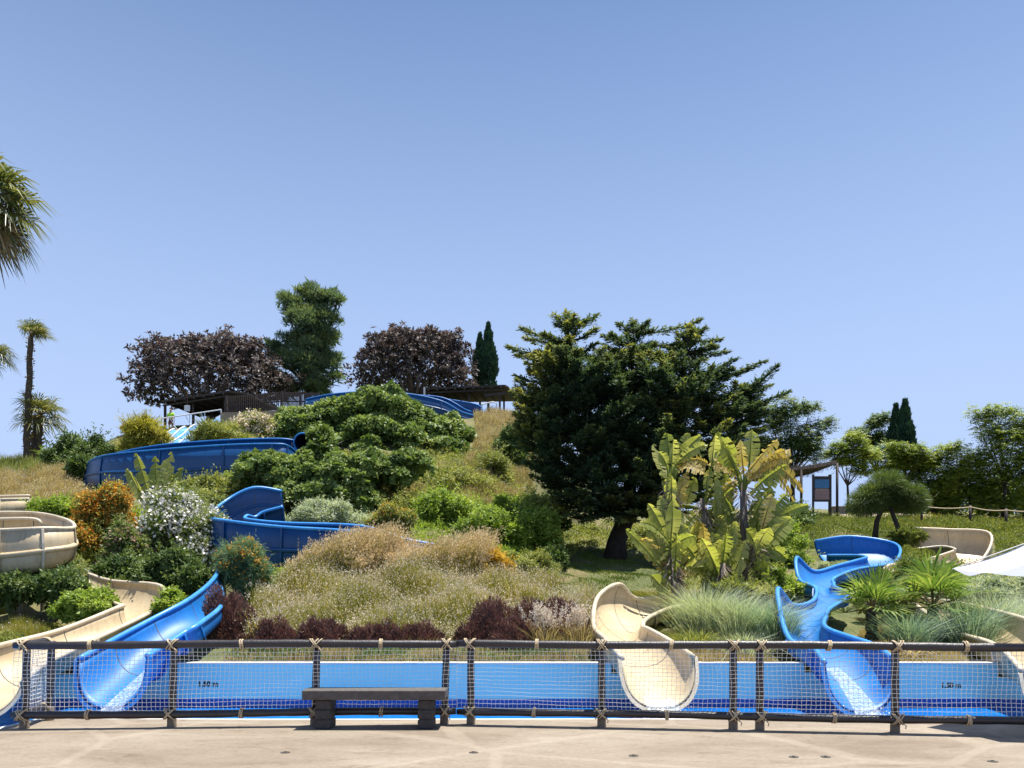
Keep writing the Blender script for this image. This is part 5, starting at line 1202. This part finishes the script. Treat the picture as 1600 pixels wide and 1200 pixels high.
shrub('green_shrub', 'light green shrub below the upper blue slide', 'shrub', 330, 33, 110, 742, L_olive, 13000, .15, .06, base=800)
shrub('dark_shrub', 'shaded dark shrub under the white oleander', 'shrub', 200, 25.2, 130, 866, L_dark, 13000, .15, .06, base=930)
shrub('dark_shrub', 'dark spiky shrub right below the big cream trough', 'shrub', 100, 22.4, 66, 882, L_dark, 9000, .14, .05, base=935)
shrub('dark_shrub', 'low shaded shrub under the cream trough at the left edge', 'shrub', 20, 23.2, 130, 893, L_dark, 9000, .14, .05, base=935)
shrub('green_shrub', 'bright green shrub at the left end of the low cream trough', 'shrub', 138, 21.3, 100, 922, L_fresh, 10000, .10, .05, base=965)
shrub('green_shrub', 'small bright green shrub between the cream and the blue chute', 'shrub', 262, 20.4, 52, 922, L_fresh, 6500, .09, .06, base=962)
shrub('green_shrub', 'climbing greenery at the bend of the lower blue slide', 'shrub', 312, 23.5, 50, 880, L_dark, 6500, .10, .06, base=935)
shrub('fuzzy_shrub', 'fuzzy blue-green shrub with orange tips in front of the middle blue slide', 'shrub', 376, 23, 88, 834, L_blue, 22000, .17, .014, base=915, out=1.2, up=.7, spread=.4, flowers=(L_orange, 420, .075, .35))
shrub('green_shrub', 'silvery green shrub above the middle blue slide', 'shrub', 510, 29.5, 140, 784, L_grey, 14000, .14, .035, base=832, depth=.5, up=.8)
shrub('flowering_shrub', 'green shrub with orange blossom right of the silvery shrub', 'shrub', 608, 28.5, 74, 788, L_olive, 10000, .11, .05, base=848, flowers=(L_orange, 420, .045, .2))
for px, D, wp, yt, bs, lb in ((690,32,110,762,835,'bushy olive shrub below the dry grass slope, left one'), (760,31,120,790,862,'bushy bright green shrub right of the orange blossom'), (830,31.5,110,786,868,'green shrub beside the shaded lawn under the conifer'),
                              (660,38,120,735,790,'grassy olive shrub high on the slope under the large ivy mound'), (850,33.5,80,770,820,'pale green shrub at the left foot of the conifer')):
    shrub('green_shrub', lb, 'shrub', px, D, wp, yt, L_fresh if D < 32.6 else L_olive, 12000, .13, .06, base=bs, m=28, k=.3)
shrub('dark_shrub', 'dark green shrub at the crest left of the conifer', 'shrub', 805, 48, 66, 664, L_dark, 8000, .2, .1, base=725)
shrub('dark_shrub', 'dark shrub beside the shaded lawn left of the conifer trunk', 'shrub', 862, 30, 60, 852, L_dark, 7000, .13, .05, base=895)
shrub('yellow_shrub', 'low mound of golden yellow flowers above the grasses', 'shrub', 762, 25, 90, 856, L_yellow, 12000, .09, .04, base=905, up=.8)
shrub('green_shrub', 'clipped green hedge behind the lawn, right of the conifer trunk', 'shrub', 1010, 38, 90, 824, L_olive, 12000, .12, .06, base=868)
shrub('green_shrub', 'olive hedge bit left of the conifer trunk', 'shrub', 915, 41, 70, 818, L_olive, 8000, .14, .06, base=850)
PU = [(352,19.8,92,916,1006,'large purple shrub right of the lower blue chute'), (425,18.9,70,955,1012,'purple shrub second from the left in the grasses'), (505,18.8,66,946,1010,'purple shrub behind the left end of the bench'),
      (590,18.8,62,956,1010,'small purple shrub above the middle of the bench'), (645,18.8,66,958,1010,'purple shrub above the right end of the bench'), (770,19.2,90,934,1010,'purple shrub left of the widest purple one'), (850,19.6,116,922,1008,'widest purple shrub, next to the cream slide')]
PU += [(810,18.7,80,955,1012,'low purple shrub in front of the two wide ones'), (890,19.9,60,940,1006,'thin purple shrub leaning on the cream slide side')]
def purple_bush(label, px, D, wpx, ytop, base):
    g = G(px, D); zb = CZ + (HOR - base) * D / F; h = CZ + (HOR - ytop) * D / F - zb; rx = wpx / 2 * D / F; g = Vector((g.x, D, min(zb, g.z))); root = empty('purple_shrub', g, label, 'shrub', 'purple shrubs along the pool bed')
    n = int(wpx * 135); a = rng.uniform(0, 6.283, n); r = np.sqrt(rng.random(n)); ph = rng.uniform(0, 6, 4)
    lob = 1 + .22 * np.sin(a * 2 + ph[0]) + .15 * np.sin(a * 5 + ph[1]); x, y = np.cos(a) * r * lob, np.sin(a) * r * lob
    top = (1 - r ** 3) * (.80 + .13 * np.sin(x * 4 + ph[2]) + .16 * np.sin(x * 9 + y * 7 + ph[3])) + .1; z = h * top * rng.random(n) ** .5
    P = np.stack([g.x + x * rx, D + y * rx * .7, g.z + z], 1); A = np.stack([x * .5, y * .5, np.full(n, .9)], 1) + rng.normal(0, .35, (n, 3))
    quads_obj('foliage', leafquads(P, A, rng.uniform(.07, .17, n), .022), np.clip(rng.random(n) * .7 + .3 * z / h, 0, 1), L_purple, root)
    m = int(wpx * .5); k = rng.integers(0, n, m); quads_obj('flowers', leafquads(P[k] + np.array([0, -.03, .03]), rdirs(m), .03, .03), rng.random(m), L_seed, root, kind='stuff')
for px, D, wp, yt, bs, lb in PU: purple_bush(lb, px, D, wp * 1.35, yt + 10, bs)
# plume grass
for px, D, lb in ((850, 18.4, 'white plume grass left of the cream slide, left clump'), (905, 18.5, 'white plume grass touching the cream slide, right clump')):
    tf = tuft('plume_grass', lb, px, D, 260, 1.0, .12, .012, L_straw, lean=.4, group='plume grasses by the cream slide'); g = Vector(tf.location)
    k = 30; Q = []
    for _ in range(k):
        b_ = np.array(g) + np.array([rng.normal(0, .22), rng.normal(0, .15), rng.uniform(.55, .85)]); m = 60; u = rng.random(m); P = b_ + np.outer(u, [rng.normal(0, .08), 0, .38]) + rng.normal(0, .03, (m, 3)); Q.append(leafquads(P, rdirs(m) + np.array([0, 0, .8]), .05, .016))
    quads_obj('plumes', np.concatenate(Q), rng.random(k * 60), L_seed, tf)
# silver and blue-grey tussocks on the right
TU = [(1100,20.5,3600,1.75,.22,L_grey,'silver grass tussock in front of the banana plants, left'), (1150,20,3400,1.6,.22,L_grey,'silver grass tussock in front of the banana plants, middle'), (1205,19.6,3000,1.5,.2,L_greyblue,'bluish tussock left of the blue zigzag slide'),
      (1085,18.8,2000,.8,.26,L_olive,'olive tussock at the right side of the cream slide'), (1160,18.6,2000,.75,.26,L_grey,'small silver tussock close to the fence right of the cream slide'), (1418,19.0,2600,1.25,.18,L_greyblue,'bluish tussock between the two larger fan palms'), (1395,18.3,1500,.6,.24,L_straw,'straw tussock beneath the leaning fan palm'),
      (1510,19.4,3200,1.5,.24,L_greyblue,'large bluish tussock right of the fan palms'), (1550,20.5,3200,1.6,.26,L_grey,'silver tussock under the parasol edge, left'), (1600,21.5,2600,1.2,.3,L_grey,'silver tussock under the parasol edge, right'), (1540,23,2400,1.2,.3,L_greyblue,'dark bluish tussock left behind the parasol tip')]
for px, D, n, h, rad, mt_, lb in TU: tuft('tussock_grass', lb, px, D, int(n * .4), h, rad * .75, .018, mt_, group='tussock grasses on the right')
# ------------------------------------------------------------------ meadows and ground cover
meadow('tall_grass', 'tall seeding grass filling the bed behind the fence', [(385,1000),(400,950),(450,905),(540,880),(640,865),(730,880),(850,925),(925,950),(940,1015),(385,1020)], 46000, .95, .013, L_meadow, (L_seed, 60000, .045), dlo=17.6, dhi=27)
meadow('dry_grass', 'dry straw grass on the slope left of the cream slide', [(-60,785),(0,745),(100,735),(140,760),(135,800),(60,830),(-60,850)], 22000, .8, .02, L_straw, (L_seed, 8000, .06), dlo=30, dhi=56, wind=(.3, 0, 0))
meadow('dry_grass', 'pale dry grass on the slope right of the large ivy mound', [(590,770),(640,735),(720,735),(745,690),(740,650),(780,640),(830,660),(830,740),(850,800),(760,800),(660,790)], 32000, .7, .022, L_straw, (L_seed, 9000, .05), dlo=30, dhi=62, wind=(.1, 0, 0))
meadow('skyline_grass', 'weedy green growth on the left skyline', [(-60,740),(-60,715),(120,712),(130,740),(60,750)], 9000, .8, .03, L_olive, dlo=44, dhi=62)
cover('hill_ground_cover', 'mixed green ground cover on the middle slope', [(560,860),(600,800),(660,770),(760,790),(860,830),(880,870),(820,900),(740,890),(640,880)], 26000, .12, .05, L_fresh, .35)
cover('hill_ground_cover', 'sunlit weeds on the hill below the retaining wall', [(240,720),(300,690),(345,662),(500,655),(480,700),(430,720),(330,720)], 16000, .2, .06, L_olive, .4, 38, 58)
cover('hill_ground_cover', 'olive weeds on the left bank around the big cream trough', [(-60,930),(-60,790),(120,790),(230,800),(330,790),(330,880),(230,900),(120,900),(60,935)], 26000, .13, .05, L_olive, .3)
cover('hill_ground_cover', 'weeds with pale flowers beside the cream chute at the left', [(-60,1010),(-60,925),(60,925),(190,945),(130,985),(60,1005),(0,1020)], 20000, .10, .04, L_olive, .3, 17.3, 26)
meadow('weed_grass', 'thin dry weeds with white dots left of the cream chute', [(-60,1010),(-60,925),(60,925),(150,960),(60,1005)], 7000, .5, .012, L_meadow, (L_white, 900, .03), dlo=17.3, dhi=26)
cover('silver_ground_cover', 'silvery ground cover between the cream and the blue chute', [(60,1025),(150,990),(240,958),(280,965),(200,1005),(140,1030),(90,1038)], 16000, .07, .03, L_grey, .2, 17.2, 24)
meadow('bed_grass', 'dry growth just behind the pool wall', [(230,1036),(300,985),(400,985),(620,1000),(940,1000),(980,1036)], 16000, .42, .012, L_straw, dlo=17.25, dhi=19.5)
cover('bed_ground_cover', 'dark low plants at the foot of the grasses behind the pool wall', [(230,1037),(300,990),(500,990),(700,995),(935,995),(980,1037)], 14000, .09, .035, L_dark, .3, 17.25, 20)
meadow('lawn_grass', 'short lawn around the conifer trunk', [(850,935),(850,880),(900,868),(960,850),(1060,850),(1060,935),(980,950),(930,945)], 36000, .13, .022, L_lawn, dlo=23, dhi=42)
cover('juniper_cover', 'feathery green carpet left of the upper blue zigzag trough', [(1215,870),(1225,815),(1300,803),(1440,805),(1430,850),(1300,838),(1270,862),(1240,890)], 22000, .15, .04, L_juniper, .4, 26, 48)
cover('juniper_cover', 'feathery green carpet between the blue and the tan slide', [(1300,935),(1320,905),(1365,880),(1410,868),(1460,862),(1520,880),(1500,905),(1440,905),(1390,925),(1350,945)], 26000, .12, .04, L_juniper, .4, 20, 36)
cover('juniper_cover', 'green carpet behind the tan slide below the rope fence', [(1430,822),(1450,812),(1660,822),(1660,880),(1560,880),(1550,835)], 18000, .16, .05, L_juniper, .4, 28, 48)
meadow('fence_grass', 'sunlit grass strip under the far rope fence', [(1370,826),(1380,806),(1660,812),(1660,836),(1500,828)], 10000, .35, .03, L_meadow, dlo=40, dhi=50)
cover('island_cover', 'grey-green plants inside the bend of the blue zigzag slide', [(1280,870),(1300,858),(1350,868),(1330,885),(1280,892)], 7000, .12, .03, L_grey, .25, 25, 34)
cover('island_cover', 'green patch left of the curled blue zigzag wall', [(1215,925),(1230,895),(1265,905),(1275,925),(1245,945),(1225,940)], 7000, .10, .04, L_feather, .3, 19, 28)
meadow('slope_grass', 'dry brown ground grass below the fan palms', [(1285,1005),(1300,965),(1350,950),(1450,960),(1620,950),(1650,1036),(1400,1036)], 22000, .28, .014, L_straw, dlo=17.2, dhi=24)
meadow('slope_grass', 'dry grass beside the cream slide under the banana plants', [(1030,1036),(1045,970),(1080,935),(1230,930),(1235,1036)], 18000, .26, .014, L_straw, dlo=17.2, dhi=24)
cover('hill_ground_cover', 'green undergrowth on the right slope behind the banana plants', [(1040,880),(1040,840),(1120,830),(1230,815),(1225,900),(1140,930),(1060,930)], 18000, .14, .05, L_olive, .4, 22, 46)

meadow('wispy_grass', 'tall pale wispy grass in front of the middle blue slide', [(440,915),(500,893),(560,880),(640,868),(720,868),(770,885),(740,910),(600,905)], 12000, 1.35, .012, L_meadow, (L_wheat, 60000, .06), dlo=20, dhi=25.2, wind=(.25, 0, 0))
meadow('bed_green', 'fresh green growth low among the purple shrubs', [(385,1012),(420,975),(560,965),(700,960),(760,975),(920,985),(930,1015)], 16000, .5, .016, L_fresh, dlo=17.6, dhi=21)
# ------------------------------------------------------------------ more growth filling the slopes
FS = [('green_shrub','leafy green shrub between the orange shrub and the single banana plant',205,29.5,90,790,862,L_fresh,10000,.13,.06), ('green_shrub','pale green shrub right of the single banana plant',300,31.5,100,765,830,L_oleander,12000,.15,.05),
      ('green_shrub','green shrub reaching the upper blue slide from below',372,34,70,738,800,L_fresh,8000,.14,.07), ('olive_shrub','olive shrub on the dry bank above the cream trough',45,33,100,790,835,L_olive,9000,.14,.05),
      ('dark_shrub','dark undergrowth beside the bend of the lower blue slide',265,24.5,120,862,930,L_dark,12000,.13,.055), ('dark_shrub','dark shrub left of the low cream trough',70,24.8,110,872,930,L_dark,10000,.14,.06),
      ('olive_shrub','olive shrub in the middle of the slope, below the lower ivy mound',650,33.5,130,768,832,L_olive,13000,.13,.05), ('green_shrub','bright green shrub in the middle of the slope',720,33,120,775,838,L_fresh,13000,.13,.055),
      ('green_shrub','yellow-green shrub just left of the conifer crown',800,35.5,110,768,830,L_fresh,12000,.13,.055), ('olive_shrub','olive scrub high on the slope right of the lower ivy mound',700,40,130,728,778,L_olive,11000,.15,.05),
      ('olive_shrub','dry olive scrub near the crest left of the conifer',772,44,90,700,765,L_olive,9000,.16,.05), ('green_shrub','green shrub under the left side of the conifer crown',845,37,90,765,830,L_dark,11000,.14,.06),
      ('green_shrub','green shrub spilling over the grass right of the golden flowers',820,27.5,90,858,905,L_olive,9000,.10,.04),
      ('green_shrub','dense shrub behind the banana plants at their right',1205,33,110,805,880,L_fresh,13000,.14,.06), ('dark_shrub','dark shrub behind the banana plants at their left',1090,31,120,820,900,L_dark,13000,.14,.06),
      ('dark_shrub','dark shrub at the foot of the thatched shelter',1240,44,80,780,830,L_dark,9000,.16,.07), ('green_shrub','round green shrub under the mop-headed tree',1420,37,50,824,855,L_juniper,9000,.13,.04)]
for nm, lb, px, D, wp, yt, bs, mt_, n, ll, lw in FS: shrub(nm, lb, 'shrub', px, D, wp, yt, mt_, n, ll, lw, base=bs, m=30, k=.28)

cover('hill_ground_cover', 'green and dry plants at the foot of the large ivy mound', [(420,745),(450,715),(560,715),(740,705),(790,690),(830,740),(850,810),(760,800),(600,775),(500,770)], 30000, .16, .06, L_olive, .45, 30, 56)
cover('hill_ground_cover', 'rough green plants around the conifer and lawn edge', [(840,900),(850,830),(900,815),(1060,825),(1060,865),(960,850),(900,868),(870,905)], 16000, .13, .05, L_olive, .35, 26, 48)
cover('hill_ground_cover', 'low green plants between the grasses and the middle blue slide', [(380,915),(400,880),(520,880),(640,870),(720,880),(640,900),(480,930)], 12000, .11, .04, L_fresh, .3, 20, 28)
meadow('lawn_grass', 'yellow-green lawn edge above the cream slide', [(900,960),(930,930),(1060,925),(1060,965),(1000,950),(930,955)], 12000, .16, .02, L_meadow, dlo=19, dhi=28)
cover('hill_ground_cover', 'leafy strip on the right slope by the fan palms', [(1330,960),(1400,925),(1500,905),(1660,905),(1660,960),(1560,960),(1480,940)], 16000, .12, .04, L_olive, .35, 20, 34)

for nm, lb, px, D, wp, yt, bs, mt_, n, ll, lw in (('juniper_shrub','spreading green juniper hiding the middle of the tan slide',1430,26,130,872,935,L_juniper,15000,.12,.04), ('juniper_shrub','spreading green juniper left of the parasol tip',1495,25,100,882,940,L_juniper,12000,.12,.04),
      ('grey_shrub','grey-green shrub below the parasol edge, nearest the fan palms',1545,22.8,100,900,965,L_grey,12000,.16,.03), ('grey_shrub','grey-green shrub at the right edge below the parasol',1610,22.8,100,898,965,L_grey,12000,.16,.03), ('juniper_shrub','low juniper behind the two larger fan palms',1390,23.5,90,905,955,L_olive,10000,.11,.04),
      ('olive_shrub','olive bush filling the foot of the banana clump',1150,22.5,150,905,960,L_olive,14000,.13,.05), ('green_shrub','light green bush right of the banana clump',1215,24.5,70,880,945,L_fresh,9000,.12,.05)):
    shrub(nm, lb, 'shrub', px, D, wp, yt, mt_, n, ll, lw, base=bs, m=30, k=.26)
